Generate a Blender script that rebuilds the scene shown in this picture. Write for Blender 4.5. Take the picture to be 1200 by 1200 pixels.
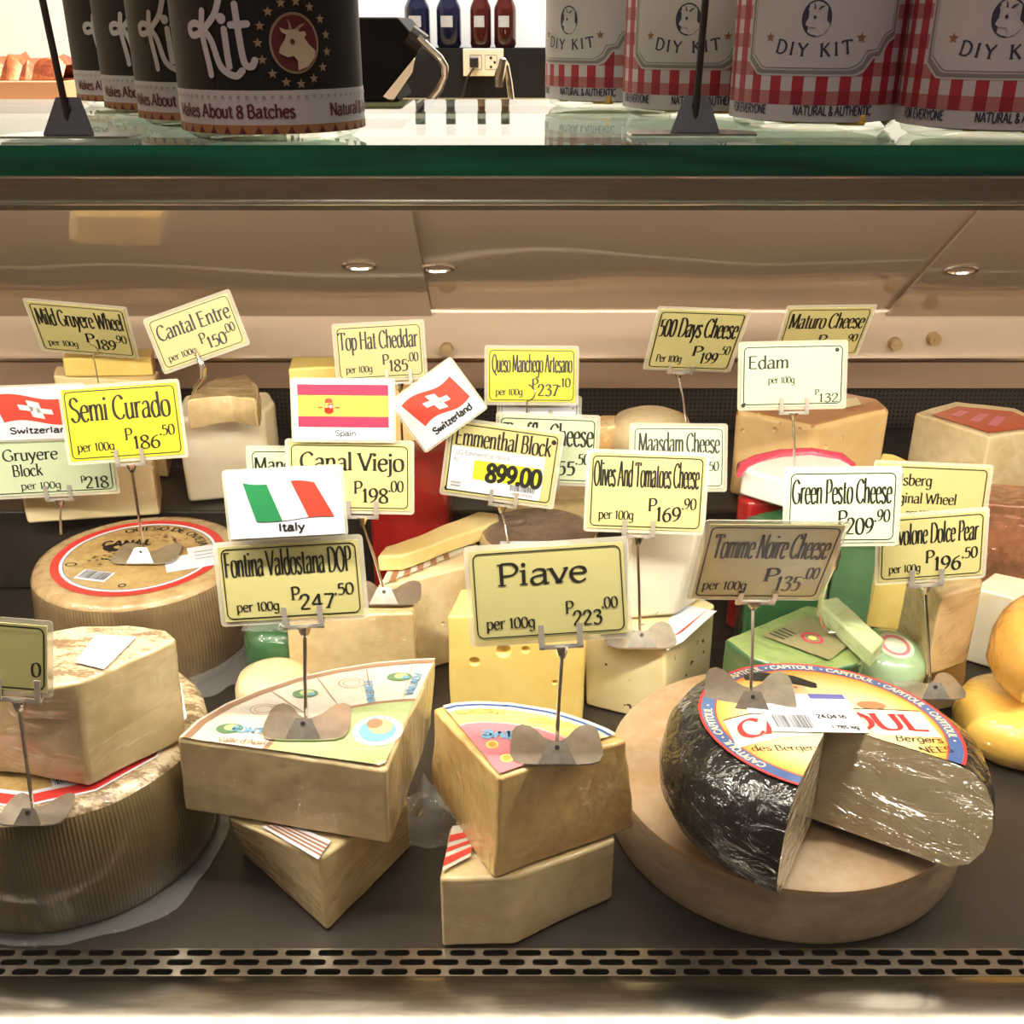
import bpy, bmesh, math, random
from mathutils import Vector, Matrix, noise
random.seed(7)
PI = math.pi
D = bpy.data
SC = bpy.context.scene
for o in list(D.objects):
    D.objects.remove(o, do_unlink=True)

# ------------------------------------------------------------------ camera
PITCH = math.radians(24.5)
FPX = 1250.0
CAM = Vector((0, 0, 0.6))
cam = D.cameras.new('camera'); cam_o = D.objects.new('camera', cam)
SC.collection.objects.link(cam_o)
cam.sensor_width = 36; cam.lens = 36 * FPX / 1200; cam.clip_start = 0.01
cam_o.location = CAM; cam_o.rotation_euler = (PI / 2 - PITCH, 0, 0)
SC.camera = cam_o

# ------------------------------------------------------------------ world, lights, exposure
w = D.worlds.new('world'); SC.world = w; w.use_nodes = True
w.node_tree.nodes['Background'].inputs[0].default_value = (1, 0.86, 0.7, 1)
w.node_tree.nodes['Background'].inputs[1].default_value = 0.02

def area(name, loc, rot, sx, sy, watts, col):
    l = D.lights.new(name, 'AREA'); l.shape = 'RECTANGLE'; l.size = sx; l.size_y = sy
    l.energy = watts; l.color = col
    o = D.objects.new(name, l); o.location = loc; o.rotation_euler = rot
    SC.collection.objects.link(o); return o

CASE_LIGHT = area('case_strip_light', (0, 0.624, 0.514), (math.radians(30), 0, 0), 1.7, 0.022, 11.0, (1, 0.90, 0.75))
STORE_LIGHT = area('store_ceiling_light', (0.2, 2.3, 2.68), (0, 0, 0), 3.0, 0.8, 60, (1, 0.92, 0.82))
WALL_FILL = area('wall_fill_light', (-0.25, 3.0, 2.6), (math.radians(15), 0, 0), 2.0, 0.15, 120, (1, 0.96, 0.9))  # unseen fill strip, added only to burn out the white back wall
AISLE_LIGHT = area('aisle_ceiling_light', (-0.3, -0.9, 2.68), (0, 0, 0), 0.10, 1.7, 15, (1, 0.93, 0.86))
vs = SC.view_settings
vs.view_transform = 'Standard'; vs.look = 'None'; vs.gamma = 1; vs.use_curve_mapping = False
vs.exposure = 0.35

# ------------------------------------------------------------------ helpers
cp, sp = math.cos(PITCH), math.sin(PITCH)
FWD = Vector((0, cp, -sp))

def ray(u, v):
    a = (u - 600) / FPX; b = (600 - v) / FPX
    return Vector((a, cp + b * sp, -sp + b * cp))

def atY(u, v, Y):
    d = ray(u, v); return CAM + d * (Y / d.y)

def atZ(u, v, z):
    d = ray(u, v); return CAM + d * ((z - CAM.z) / d.z)

def V(*a):
    return Vector(a)

class MB:
    def __init__(s):
        s.v = []; s.f = []; s.m = []
    def vert(s, p):
        s.v.append(Vector(p)); return len(s.v) - 1
    def face(s, ids, m=0):
        s.f.append(list(ids)); s.m.append(m)
    def poly(s, pts, m=0):
        s.face([s.vert(p) for p in pts], m)
    def box(s, c, size, m=0, M=None):
        c = Vector(c); hx, hy, hz = size[0] / 2, size[1] / 2, size[2] / 2
        ps = [V(x, y, z) for z in (-hz, hz) for y in (-hy, hy) for x in (-hx, hx)]
        if M is not None: ps = [M @ p for p in ps]
        i = [s.vert(c + p) for p in ps]
        for q in ((0, 2, 3, 1), (4, 5, 7, 6), (0, 1, 5, 4), (2, 6, 7, 3), (0, 4, 6, 2), (1, 3, 7, 5)):
            s.face([i[k] for k in q], m)
    def slab(s, pts, n, t, m=0, mside=None):
        """flat outline pts (CCW seen from +n) thickened by t backwards"""
        n = Vector(n).normalized()
        a = [s.vert(p) for p in pts]; b = [s.vert(Vector(p) - n * t) for p in pts]
        s.face(a, m); s.face(b[::-1], m if mside is None else mside)
        k = len(a)
        for i in range(k):
            s.face((a[i], b[i], b[(i + 1) % k], a[(i + 1) % k]), m if mside is None else mside)
    def tube(s, path, r, n=8, m=0, caps=True):
        path = [Vector(p) for p in path]
        rings = []; up = None
        for i, p in enumerate(path):
            t = (path[min(i + 1, len(path) - 1)] - path[max(i - 1, 0)]).normalized()
            if up is None:
                up = t.orthogonal().normalized()
            up = (up - t * up.dot(t)); up.normalize()
            b = t.cross(up)
            rr = r[i] if isinstance(r, (list, tuple)) else r
            rings.append([s.vert(p + (up * math.cos(2 * PI * k / n) + b * math.sin(2 * PI * k / n)) * rr) for k in range(n)])
        for i in range(len(rings) - 1):
            for k in range(n):
                s.face((rings[i][k], rings[i][(k + 1) % n], rings[i + 1][(k + 1) % n], rings[i + 1][k]), m)
        if caps:
            s.face(rings[0][::-1], m); s.face(rings[-1], m)
    def lathe(s, prof, c=(0, 0, 0), a0=0.0, a1=2 * PI, n=64, ms=None, cap=0, jit=0.0, seed=0.0):
        """prof: (r, z) from top axis outward and down to bottom axis. ms: material per profile segment"""
        c = Vector(c); full = abs(a1 - a0 - 2 * PI) < 1e-6
        cols = []
        nn = n if full else n + 1
        for k in range(nn):
            a = a0 + (a1 - a0) * k / n
            col = []
            for j, (r, z) in enumerate(prof):
                if r < 1e-7:
                    if k == 0: col.append(s.vert(c + V(0, 0, z)))
                    else: col.append(cols[0][j])
                    continue
                d = 0
                if jit:
                    d = jit * noise.noise(V(math.cos(a) * 3, math.sin(a) * 3, z * 40) + V(seed, seed, 0))
                col.append(s.vert(c + V(math.cos(a) * (r + d), math.sin(a) * (r + d), z)))
            cols.append(col)
        for k in range(n):
            A = cols[k]; B = cols[(k + 1) % nn] if full else cols[k + 1]
            for j in range(len(prof) - 1):
                q = [A[j], A[j + 1], B[j + 1], B[j]]
                q2 = []
                for x in q:
                    if x not in q2: q2.append(x)
                if len(q2) > 2: s.face(q2, ms[j] if ms else 0)
        if not full:
            s.face(cols[0][::-1], cap); s.face(cols[-1], cap)
    def xform(s, M):
        s.v = [M @ p for p in s.v]; return s

def link(o, parent=None):
    SC.collection.objects.link(o)
    if parent is not None: o.parent = parent
    return o

def mesh_obj(name, mb, mats, parent=None, loc=None, smooth=30, bevel=0.0, seg=2):
    me = D.meshes.new(name)
    off = Vector(loc) if loc is not None else None
    vs_ = [(p - off) if off is not None else p for p in mb.v]
    me.from_pydata([tuple(p) for p in vs_], [], mb.f)
    if not isinstance(mats, (list, tuple)): mats = [mats]
    for m in mats: me.materials.append(m)
    me.polygons.foreach_set('material_index', mb.m)
    bm = bmesh.new(); bm.from_mesh(me)
    bmesh.ops.recalc_face_normals(bm, faces=bm.faces) if smooth is not None and smooth >= 0 else None
    bm.to_mesh(me); bm.free()
    if smooth:
        me.shade_smooth()
        if not bevel:
            me.set_sharp_from_angle(angle=math.radians(abs(smooth)))
    me.update()
    o = D.objects.new(name, me); link(o, parent)
    if off is not None: o.location = off
    if bevel:
        b = o.modifiers.new('bevel', 'BEVEL'); b.width = bevel; b.segments = seg
        b.limit_method = 'ANGLE'; b.angle_limit = math.radians(38); b.harden_normals = True
    return o

def empty(name, loc, label=None, cat=None, group=None, rot=(0, 0, 0)):
    o = D.objects.new(name, None); o.empty_display_size = 0.02
    link(o); o.location = loc; o.rotation_euler = rot
    if label: tag(o, label, cat, group)
    return o

def tag(o, label, cat=None, group=None):
    o['label'] = label
    if cat: o['category'] = cat
    if group: o['group'] = group
    return o

def struct(o):
    o['kind'] = 'structure'; return o

def plane_map(O, ex, ey, n):
    O, ex, ey, n = Vector(O), Vector(ex), Vector(ey), Vector(n)
    return lambda x, y, l=0.0: O + ex * x + ey * y + n * l

def carve(o, spheres):
    """cut spherical eyes out of a cheese"""
    bm = bmesh.new()
    for (p, r) in spheres:
        bmesh.ops.create_icosphere(bm, subdivisions=3, radius=r, matrix=Matrix.Translation(p))
    me = D.meshes.new('cut'); bm.to_mesh(me); bm.free()
    me.shade_smooth()
    c = D.objects.new('cut', me); link(c); c.location = o.location; c.rotation_euler = o.rotation_euler
    md = o.modifiers.new('eyes', 'BOOLEAN'); md.operation = 'DIFFERENCE'; md.object = c; md.solver = 'EXACT'
    bpy.context.view_layer.update()
    dg = bpy.context.evaluated_depsgraph_get()
    new = D.meshes.new_from_object(o.evaluated_get(dg))
    new.shade_smooth(); new.set_sharp_from_angle(angle=math.radians(32)); o.modifiers.clear(); o.data = new; wn = o.modifiers.new('normals', 'WEIGHTED_NORMAL'); wn.keep_sharp = True; wn.weight = 80
    D.objects.remove(c, do_unlink=True)

# ------------------------------------------------------------------ materials
def new_mat(name):
    m = D.materials.new(name); m.use_nodes = True
    nt = m.node_tree
    return m, nt, nt.nodes['Principled BSDF']

def nd(nt, t, **kw):
    n = nt.nodes.new(t)
    for k, v in kw.items(): setattr(n, k, v)
    return n

def rgba(c): return (c[0], c[1], c[2], 1)

def add_wrap(nt, b, strength=0.5, scale=28, stretch=(1, 1, 1), rough=0.06, rot=(0, 0, 0), depth=0.006):
    """stretched cling film: a clear coat with creases"""
    tc = nd(nt, 'ShaderNodeTexCoord'); mp = nd(nt, 'ShaderNodeMapping')
    mp.inputs['Scale'].default_value = stretch; mp.inputs['Rotation'].default_value = rot
    nt.links.new(tc.outputs['Object'], mp.inputs['Vector'])
    n = nd(nt, 'ShaderNodeTexNoise'); n.inputs['Scale'].default_value = scale
    n.inputs['Detail'].default_value = 3; n.inputs['Distortion'].default_value = 1.6
    nt.links.new(mp.outputs[0], n.inputs['Vector'])
    bp = nd(nt, 'ShaderNodeBump'); bp.inputs['Strength'].default_value = strength; bp.inputs['Distance'].default_value = depth
    nt.links.new(n.outputs['Fac'], bp.inputs['Height'])
    b.inputs['Coat Weight'].default_value = 1; b.inputs['Coat Roughness'].default_value = rough
    nt.links.new(bp.outputs[0], b.inputs['Coat Normal'])

def mat(name, c, rough=0.5, metal=0.0, c2=None, vs=30, bump=0.0, bs=120, coat=0.0, sss=0.0, stretch=None,
        wrap=None, specks=None, dist=0.3, spec=0.5, lo=0.35, hi=0.65):
    m, nt, b = new_mat(name)
    b.inputs['Base Color'].default_value = rgba(c)
    b.inputs['Roughness'].default_value = rough; b.inputs['Metallic'].default_value = metal
    b.inputs['Specular IOR Level'].default_value = spec
    if coat:
        b.inputs['Coat Weight'].default_value = coat; b.inputs['Coat Roughness'].default_value = 0.08
    if sss:
        b.inputs['Subsurface Weight'].default_value = sss
        b.inputs['Subsurface Radius'].default_value = (1, 0.6, 0.25); b.inputs['Subsurface Scale'].default_value = 0.008
    tc = nd(nt, 'ShaderNodeTexCoord'); vec = tc.outputs['Object']
    if stretch:
        mp = nd(nt, 'ShaderNodeMapping'); mp.inputs['Scale'].default_value = stretch
        nt.links.new(vec, mp.inputs['Vector']); vec = mp.outputs[0]
    col = None
    if c2:
        n = nd(nt, 'ShaderNodeTexNoise'); n.inputs['Scale'].default_value = vs; n.inputs['Detail'].default_value = 6
        n.inputs['Distortion'].default_value = dist; n.inputs['Roughness'].default_value = 0.6
        nt.links.new(vec, n.inputs['Vector'])
        r = nd(nt, 'ShaderNodeValToRGB'); r.color_ramp.elements[0].position = lo; r.color_ramp.elements[1].position = hi
        r.color_ramp.elements[0].color = rgba(c); r.color_ramp.elements[1].color = rgba(c2)
        nf = nd(nt, 'ShaderNodeTexNoise'); nf.inputs['Scale'].default_value = vs * 7; nf.inputs['Detail'].default_value = 5
        nt.links.new(vec, nf.inputs['Vector'])
        mf = nd(nt, 'ShaderNodeMath', operation='MULTIPLY_ADD'); mf.inputs[1].default_value = 0.45; mf.inputs[2].default_value = -0.225
        nt.links.new(nf.outputs['Fac'], mf.inputs[0])
        sm = nd(nt, 'ShaderNodeMath', operation='ADD'); nt.links.new(n.outputs['Fac'], sm.inputs[0]); nt.links.new(mf.outputs[0], sm.inputs[1])
        nt.links.new(sm.outputs[0], r.inputs[0]); col = r.outputs[0]
    if specks:
        sc_, thr, sc_col = specks
        vo = nd(nt, 'ShaderNodeTexVoronoi'); vo.inputs['Scale'].default_value = sc_
        mpv = nd(nt, 'ShaderNodeMapping'); mpv.inputs['Rotation'].default_value = (0.5, 0.9, 0.4); mpv.inputs['Scale'].default_value = (0.55, 1.25, 1.0)
        nw = nd(nt, 'ShaderNodeTexNoise'); nw.inputs['Scale'].default_value = 130
        vm = nd(nt, 'ShaderNodeVectorMath', operation='MULTIPLY_ADD'); vm.inputs[1].default_value = (0.011, 0.011, 0.011)
        nt.links.new(tc.outputs['Object'], nw.inputs['Vector']); nt.links.new(nw.outputs['Color'], vm.inputs[0]); nt.links.new(tc.outputs['Object'], vm.inputs[2])
        nt.links.new(vm.outputs[0], mpv.inputs['Vector'])
        nz = nd(nt, 'ShaderNodeTexNoise'); nz.inputs['Scale'].default_value = sc_ * 0.6
        nt.links.new(mpv.outputs[0], vo.inputs['Vector']); nt.links.new(tc.outputs['Object'], nz.inputs['Vector'])
        ma = nd(nt, 'ShaderNodeMath', operation='MULTIPLY_ADD'); ma.inputs[1].default_value = 0.9
        nt.links.new(nz.outputs['Fac'], ma.inputs[0]); nt.links.new(vo.outputs['Distance'], ma.inputs[2])
        lt = nd(nt, 'ShaderNodeMath', operation='LESS_THAN'); lt.inputs[1].default_value = thr
        nt.links.new(ma.outputs[0], lt.inputs[0])
        mx = nd(nt, 'ShaderNodeMix', data_type='RGBA')
        nt.links.new(lt.outputs[0], mx.inputs['Factor'])
        if col: nt.links.new(col, mx.inputs['A'])
        else: mx.inputs['A'].default_value = rgba(c)
        mx.inputs['B'].default_value = rgba(sc_col); col = mx.outputs['Result']
    if col: nt.links.new(col, b.inputs['Base Color'])
    if bump:
        n2 = nd(nt, 'ShaderNodeTexNoise'); n2.inputs['Scale'].default_value = bs; n2.inputs['Detail'].default_value = 4
        nt.links.new(vec, n2.inputs['Vector'])
        bp = nd(nt, 'ShaderNodeBump'); bp.inputs['Strength'].default_value = bump; bp.inputs['Distance'].default_value = 0.002
        nt.links.new(n2.outputs['Fac'], bp.inputs['Height']); nt.links.new(bp.outputs[0], b.inputs['Normal'])
    if wrap: add_wrap(nt, b, **wrap)
    return m

def film_mat(name, tint=(1, 1, 1), gloss=1.0, rough=0.03, haze=0.0, hazecol=(0.9, 0.9, 0.9), ior=1.45, bump=0.0, bs=40):
    """clear sheet: see-through with fresnel gloss and a little haze"""
    m = D.materials.new(name); m.use_nodes = True; nt = m.node_tree
    for n in list(nt.nodes):
        if n.type != 'OUTPUT_MATERIAL': nt.nodes.remove(n)
    out = nt.nodes['Material Output']
    tr = nd(nt, 'ShaderNodeBsdfTransparent'); tr.inputs[0].default_value = rgba(tint)
    gl = nd(nt, 'ShaderNodeBsdfGlossy'); gl.inputs['Roughness'].default_value = rough
    fr = nd(nt, 'ShaderNodeLayerWeight'); fr.inputs['Blend'].default_value = 0.5
    f0 = ((ior - 1) / (ior + 1)) ** 2
    pw = nd(nt, 'ShaderNodeMath', operation='POWER'); pw.inputs[1].default_value = 5
    sch = nd(nt, 'ShaderNodeMath', operation='MULTIPLY_ADD'); sch.inputs[1].default_value = 1 - f0; sch.inputs[2].default_value = f0
    nt.links.new(fr.outputs['Facing'], pw.inputs[0]); nt.links.new(pw.outputs[0], sch.inputs[0])
    base = tr.outputs[0]
    if haze:
        df = nd(nt, 'ShaderNodeBsdfDiffuse'); df.inputs[0].default_value = rgba(hazecol)
        mh = nd(nt, 'ShaderNodeMixShader'); mh.inputs[0].default_value = haze
        nt.links.new(base, mh.inputs[1]); nt.links.new(df.outputs[0], mh.inputs[2]); base = mh.outputs[0]
    if bump:
        n = nd(nt, 'ShaderNodeTexNoise'); n.inputs['Scale'].default_value = bs; n.inputs['Detail'].default_value = 3
        tc = nd(nt, 'ShaderNodeTexCoord'); nt.links.new(tc.outputs['Object'], n.inputs['Vector'])
        bp = nd(nt, 'ShaderNodeBump'); bp.inputs['Strength'].default_value = bump; bp.inputs['Distance'].default_value = 0.01
        nt.links.new(n.outputs['Fac'], bp.inputs['Height'])
        nt.links.new(bp.outputs[0], gl.inputs['Normal']); nt.links.new(bp.outputs[0], fr.inputs['Normal'])
    mu = nd(nt, 'ShaderNodeMath', operation='MULTIPLY'); mu.inputs[1].default_value = gloss
    nt.links.new(sch.outputs[0], mu.inputs[0])
    mx = nd(nt, 'ShaderNodeMixShader')
    nt.links.new(mu.outputs[0], mx.inputs[0]); nt.links.new(base, mx.inputs[1]); nt.links.new(gl.outputs[0], mx.inputs[2])
    nt.links.new(mx.outputs[0], out.inputs['Surface'])
    return m

M = {}
M['ink'] = mat('ink_black', (0.012, 0.012, 0.01), 0.45)
M['paper'] = mat('paper_white', (0.65, 0.68, 0.76), 0.45, coat=0.35)
M['card'] = mat('card_khaki', (0.54, 0.50, 0.215), 0.4, coat=0.6)
M['card_yellow'] = mat('card_yellow', (0.60, 0.57, 0.028), 0.4, coat=0.5)
M['card_pale'] = mat('card_pale_green', (0.55, 0.65, 0.44), 0.4, coat=0.6)
M['sleeve'] = film_mat('laminate', haze=0.35, hazecol=(0.85, 0.83, 0.68), rough=0.05)
M['chrome'] = mat('chrome', (0.72, 0.68, 0.62), 0.18, 1.0)
M['plate'] = mat('base_plate_steel', (0.66, 0.61, 0.54), 0.26, 0.85, c2=(0.52, 0.48, 0.42), vs=60, bump=0.05, bs=60)
M['clip'] = mat('clip_steel', (0.62, 0.58, 0.52), 0.3, 0.6)
M['steel'] = mat('brushed_steel', (0.50, 0.45, 0.39), 0.26, 1.0, c2=(0.42, 0.38, 0.33), vs=20, stretch=(1, 30, 30))
M['lip_steel'] = mat('lip_steel', (0.30, 0.27, 0.235), 0.22, 1.0, c2=(0.22, 0.20, 0.17), vs=14, stretch=(2, 30, 30))
M['dark_steel'] = mat('dark_deck', (0.048, 0.038, 0.031), 0.38, 0.3, c2=(0.034, 0.027, 0.022), vs=9, bump=0.05, bs=200)
M['black'] = mat('black_plastic', (0.012, 0.011, 0.011), 0.4)
M['matte_black'] = mat('matte_black', (0.006, 0.005, 0.005), 0.75, spec=0.2)
M['red_print'] = mat('red_print', (0.62, 0.035, 0.03), 0.4)
M['flag_red'] = mat('flag_red', (0.62, 0.05, 0.03), 0.4)
M['flag_crimson'] = mat('flag_crimson', (0.55, 0.03, 0.08), 0.4)
M['flag_yellow'] = mat('flag_yellow', (0.78, 0.50, 0.07), 0.4)
M['flag_green'] = mat('flag_green', (0.02, 0.20, 0.07), 0.4)
M['flag_white'] = mat('flag_white', (0.80, 0.80, 0.82), 0.4)
M['blue_print'] = mat('blue_print', (0.035, 0.10, 0.30), 0.4)
M['sky_print'] = mat('sky_print', (0.16, 0.34, 0.52), 0.45)
M['grey_print'] = mat('grey_print', (0.35, 0.35, 0.36), 0.5)
M['gold_print'] = mat('gold_print', (0.62, 0.44, 0.13), 0.4)
M['brown_print'] = mat('brown_print', (0.32, 0.15, 0.07), 0.45)
M['sticker'] = mat('sticker_white', (0.70, 0.73, 0.82), 0.35)
M['sticker_yellow'] = mat('sticker_yellow', (0.80, 0.80, 0.03), 0.4)
FILM = dict(strength=0.9, scale=16, stretch=(1, 1, 2.0), depth=0.011, rough=0.05, rot=(0.3, 0.6, 0))
M['cream'] = mat('cheese_cream', (0.78, 0.65, 0.40), 0.42, c2=(0.62, 0.46, 0.23), vs=14, bump=0.35, bs=90, sss=0.12)
M['cream_wrap'] = mat('cheese_cream_wrapped', (0.70, 0.56, 0.31), 0.4, c2=(0.52, 0.38, 0.18), vs=12, bump=0.3, bs=60, sss=0.12, wrap=FILM)
M['fontina'] = mat('cheese_fontina', (0.70, 0.56, 0.32), 0.4, c2=(0.46, 0.33, 0.15), vs=11, bump=0.5, bs=70, sss=0.1, lo=0.3, hi=0.8,
                   wrap=dict(strength=0.6, scale=20, stretch=(1, 1, 0.3), rough=0.10, depth=0.010))
M['piave'] = mat('cheese_piave', (0.76, 0.54, 0.22), 0.42, c2=(0.52, 0.28, 0.08), vs=16, bump=0.5, bs=80, sss=0.12, lo=0.35, hi=0.75,
                 wrap=dict(strength=0.6, scale=24, stretch=(1, 1, 0.3), rough=0.10, depth=0.010))
M['rind_tan'] = mat('rind_tan', (0.52, 0.36, 0.18), 0.55, c2=(0.40, 0.25, 0.11), vs=25, bump=0.3)
M['white_cheese'] = mat('cheese_white', (0.90, 0.85, 0.68), 0.4, c2=(0.84, 0.74, 0.50), vs=9, bump=0.12, bs=60, sss=0.12, wrap=dict(strength=0.18, scale=14, rough=0.12))
M['yellow_cheese'] = mat('cheese_yellow', (0.86, 0.68, 0.22), 0.38, c2=(0.80, 0.58, 0.16), vs=9, bump=0.1, bs=60, sss=0.12)
M['orange_cheese'] = mat('cheese_orange', (0.86, 0.56, 0.12), 0.38, c2=(0.78, 0.46, 0.08), vs=9, bump=0.1, sss=0.1, wrap=FILM)
M['amber_wrap'] = mat('amber_wrapped', (0.75, 0.40, 0.08), 0.38, c2=(0.60, 0.28, 0.05), vs=12, bump=0.1, wrap=dict(strength=0.9, scale=30))
M['olive_cheese'] = mat('cheese_olives', (0.84, 0.75, 0.45), 0.4, c2=(0.78, 0.66, 0.33), vs=10, bump=0.2, bs=70, sss=0.1,
                        specks=(60, 0.575, (0.09, 0.05, 0.02)), wrap=dict(strength=0.15, scale=16, rough=0.15))
M['speck_white'] = mat('cheese_white_specks', (0.86, 0.82, 0.70), 0.4, c2=(0.82, 0.76, 0.60), vs=9, bump=0.1, sss=0.1, specks=(70, 0.43, (0.25, 0.2, 0.12)))
M['red_wax'] = mat('red_wax', (0.42, 0.012, 0.012), 0.3, c2=(0.30, 0.008, 0.01), vs=12, wrap=dict(strength=0.35, scale=16))
M['pink_wax'] = mat('pink_wax', (0.62, 0.05, 0.10), 0.35, wrap=FILM)
M['green_cheese'] = mat('cheese_pesto', (0.26, 0.34, 0.12), 0.4, c2=(0.18, 0.26, 0.08), vs=18, bump=0.2, sss=0.1, specks=(80, 0.42, (0.06, 0.12, 0.03)), wrap=FILM)
M['green_pale'] = mat('cheese_pale_green', (0.38, 0.54, 0.33), 0.35, c2=(0.27, 0.43, 0.23), vs=10, sss=0.1, wrap=dict(strength=0.8, scale=26))
M['green_dark'] = mat('cheese_dark_green', (0.035, 0.12, 0.045), 0.35, c2=(0.025, 0.085, 0.03), vs=12, wrap=FILM)
M['green_mid'] = mat('cheese_mid_green', (0.12, 0.25, 0.12), 0.35, c2=(0.08, 0.18, 0.08), vs=14, wrap=FILM, specks=(60, 0.42, (0.03, 0.07, 0.03)))
M['maasdam'] = mat('cheese_maasdam', (0.76, 0.55, 0.26), 0.4, c2=(0.70, 0.46, 0.19), vs=8, bump=0.1, sss=0.12)
M['maasdam_rind'] = mat('maasdam_rind', (0.58, 0.30, 0.14), 0.4, c2=(0.48, 0.22, 0.09), vs=14, coat=0.4)
M['provolone'] = mat('cheese_provolone', (0.62, 0.46, 0.24), 0.4, c2=(0.50, 0.34, 0.15), vs=10, bump=0.1, sss=0.1, wrap=FILM)
M['wax_black'] = mat('black_wax', (0.008, 0.007, 0.007), 0.6, spec=0.15, wrap=dict(strength=0.7, scale=48, stretch=(1, 1, 1.6), rough=0.05))
M['tomme_cut'] = mat('cheese_tomme', (0.50, 0.42, 0.27), 0.4, c2=(0.40, 0.32, 0.19), vs=8, bump=0.15, bs=60, sss=0.1,
                     wrap=dict(strength=1.0, scale=16, stretch=(1, 1, 3.4), rough=0.04, rot=(0, 0.8, 0.2), depth=0.05))
M['pale_rind'] = mat('rind_pale', (0.46, 0.36, 0.25), 0.55, c2=(0.24, 0.165, 0.10), vs=12, bump=0.3, bs=120, stretch=(1, 1, 2), lo=0.3, hi=0.8)
M['crust_orange'] = mat('rind_orange', (0.47, 0.345, 0.22), 0.5, c2=(0.40, 0.25, 0.125), vs=16, bump=0.3, bs=140)

def ribbed(name, c, c2, scale, wrap):
    """basket-pressed rind with fine upright ribs"""
    m, nt, b = new_mat(name)
    b.inputs['Roughness'].default_value = 0.5
    tc = nd(nt, 'ShaderNodeTexCoord'); sx = nd(nt, 'ShaderNodeSeparateXYZ'); nt.links.new(tc.outputs['Object'], sx.inputs[0])
    at = nd(nt, 'ShaderNodeMath', operation='ARCTAN2'); nt.links.new(sx.outputs[1], at.inputs[0]); nt.links.new(sx.outputs[0], at.inputs[1])
    mu = nd(nt, 'ShaderNodeMath', operation='MULTIPLY'); mu.inputs[1].default_value = scale; nt.links.new(at.outputs[0], mu.inputs[0])
    si = nd(nt, 'ShaderNodeMath', operation='SINE'); nt.links.new(mu.outputs[0], si.inputs[0])
    n = nd(nt, 'ShaderNodeTexNoise'); n.inputs['Scale'].default_value = 26; n.inputs['Detail'].default_value = 6
    mp = nd(nt, 'ShaderNodeMapping'); mp.inputs['Scale'].default_value = (1, 1, 0.35)
    nt.links.new(tc.outputs['Object'], mp.inputs[0]); nt.links.new(mp.outputs[0], n.inputs['Vector'])
    r = nd(nt, 'ShaderNodeValToRGB'); r.color_ramp.elements[0].color = rgba(c); r.color_ramp.elements[1].color = rgba(c2)
    r.color_ramp.elements[0].position = 0.35; r.color_ramp.elements[1].position = 0.68
    nt.links.new(n.outputs['Fac'], r.inputs[0]); nt.links.new(r.outputs[0], b.inputs['Base Color'])
    bp = nd(nt, 'ShaderNodeBump'); bp.inputs['Strength'].default_value = 0.5; bp.inputs['Distance'].default_value = 0.0012
    ad = nd(nt, 'ShaderNodeMath', operation='MULTIPLY_ADD'); ad.inputs[1].default_value = 0.5
    nt.links.new(si.outputs[0], ad.inputs[0]); nt.links.new(n.outputs['Fac'], ad.inputs[2])
    nt.links.new(ad.outputs[0], bp.inputs['Height']); nt.links.new(bp.outputs[0], b.inputs['Normal'])
    if wrap: add_wrap(nt, b, **wrap)
    return m
M['manchego_rind'] = ribbed('rind_manchego', (0.25, 0.17, 0.08), (0.14, 0.09, 0.042), 190, dict(strength=0.35, scale=12, stretch=(1, 1, 0.25), rough=0.1))
M['wheel_rind'] = ribbed('rind_wheel', (0.165, 0.115, 0.045), (0.10, 0.068, 0.027), 240, dict(strength=0.3, scale=14, rough=0.12))
M['mottled'] = mat('rind_mottled', (0.62, 0.50, 0.32), 0.4, c2=(0.22, 0.14, 0.07), vs=45, stretch=(1, 2.2, 1), wrap=dict(strength=0.9, scale=40), lo=0.45, hi=0.58)
M['wrap_clear'] = film_mat('cling_film', haze=0.10, rough=0.06, bump=0.8, bs=30)
M['wrap_crumple'] = film_mat('crumpled_film', haze=0.10, rough=0.04, bump=0.6, bs=60, gloss=1.6)
M['glass_pane'] = film_mat('front_glass_pane', tint=(0.985, 0.99, 0.985), rough=0.0, ior=1.4)
M['jar_glass'] = film_mat('jar_glass', tint=(0.90, 0.92, 0.88), rough=0.02, ior=1.5)
M['shelf_glass'] = film_mat('shelf_glass', tint=(0.80, 0.90, 0.84), rough=0.0, ior=1.5)
def edge_glass():
    m, nt, b = new_mat('shelf_glass_edge')
    b.inputs['Base Color'].default_value = (0.0, 0.16, 0.085, 1); b.inputs['Roughness'].default_value = 0.12
    b.inputs['Transmission Weight'].default_value = 0.0; b.inputs['Coat Weight'].default_value = 0.5
    n = nd(nt, 'ShaderNodeTexNoise'); n.inputs['Scale'].default_value = 7; tc = nd(nt, 'ShaderNodeTexCoord')
    mp = nd(nt, 'ShaderNodeMapping'); mp.inputs['Scale'].default_value = (1, 0.1, 14)
    nt.links.new(tc.outputs['Object'], mp.inputs[0]); nt.links.new(mp.outputs[0], n.inputs['Vector'])
    r = nd(nt, 'ShaderNodeValToRGB'); r.color_ramp.elements[0].color = (0.0, 0.05, 0.03, 1); r.color_ramp.elements[1].color = (0.005, 0.20, 0.11, 1)
    r.color_ramp.elements[0].position = 0.3; r.color_ramp.elements[1].position = 0.75
    nt.links.new(n.outputs['Fac'], r.inputs[0]); nt.links.new(r.outputs[0], b.inputs['Base Color'])
    return m
M['shelf_edge'] = edge_glass()

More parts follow.
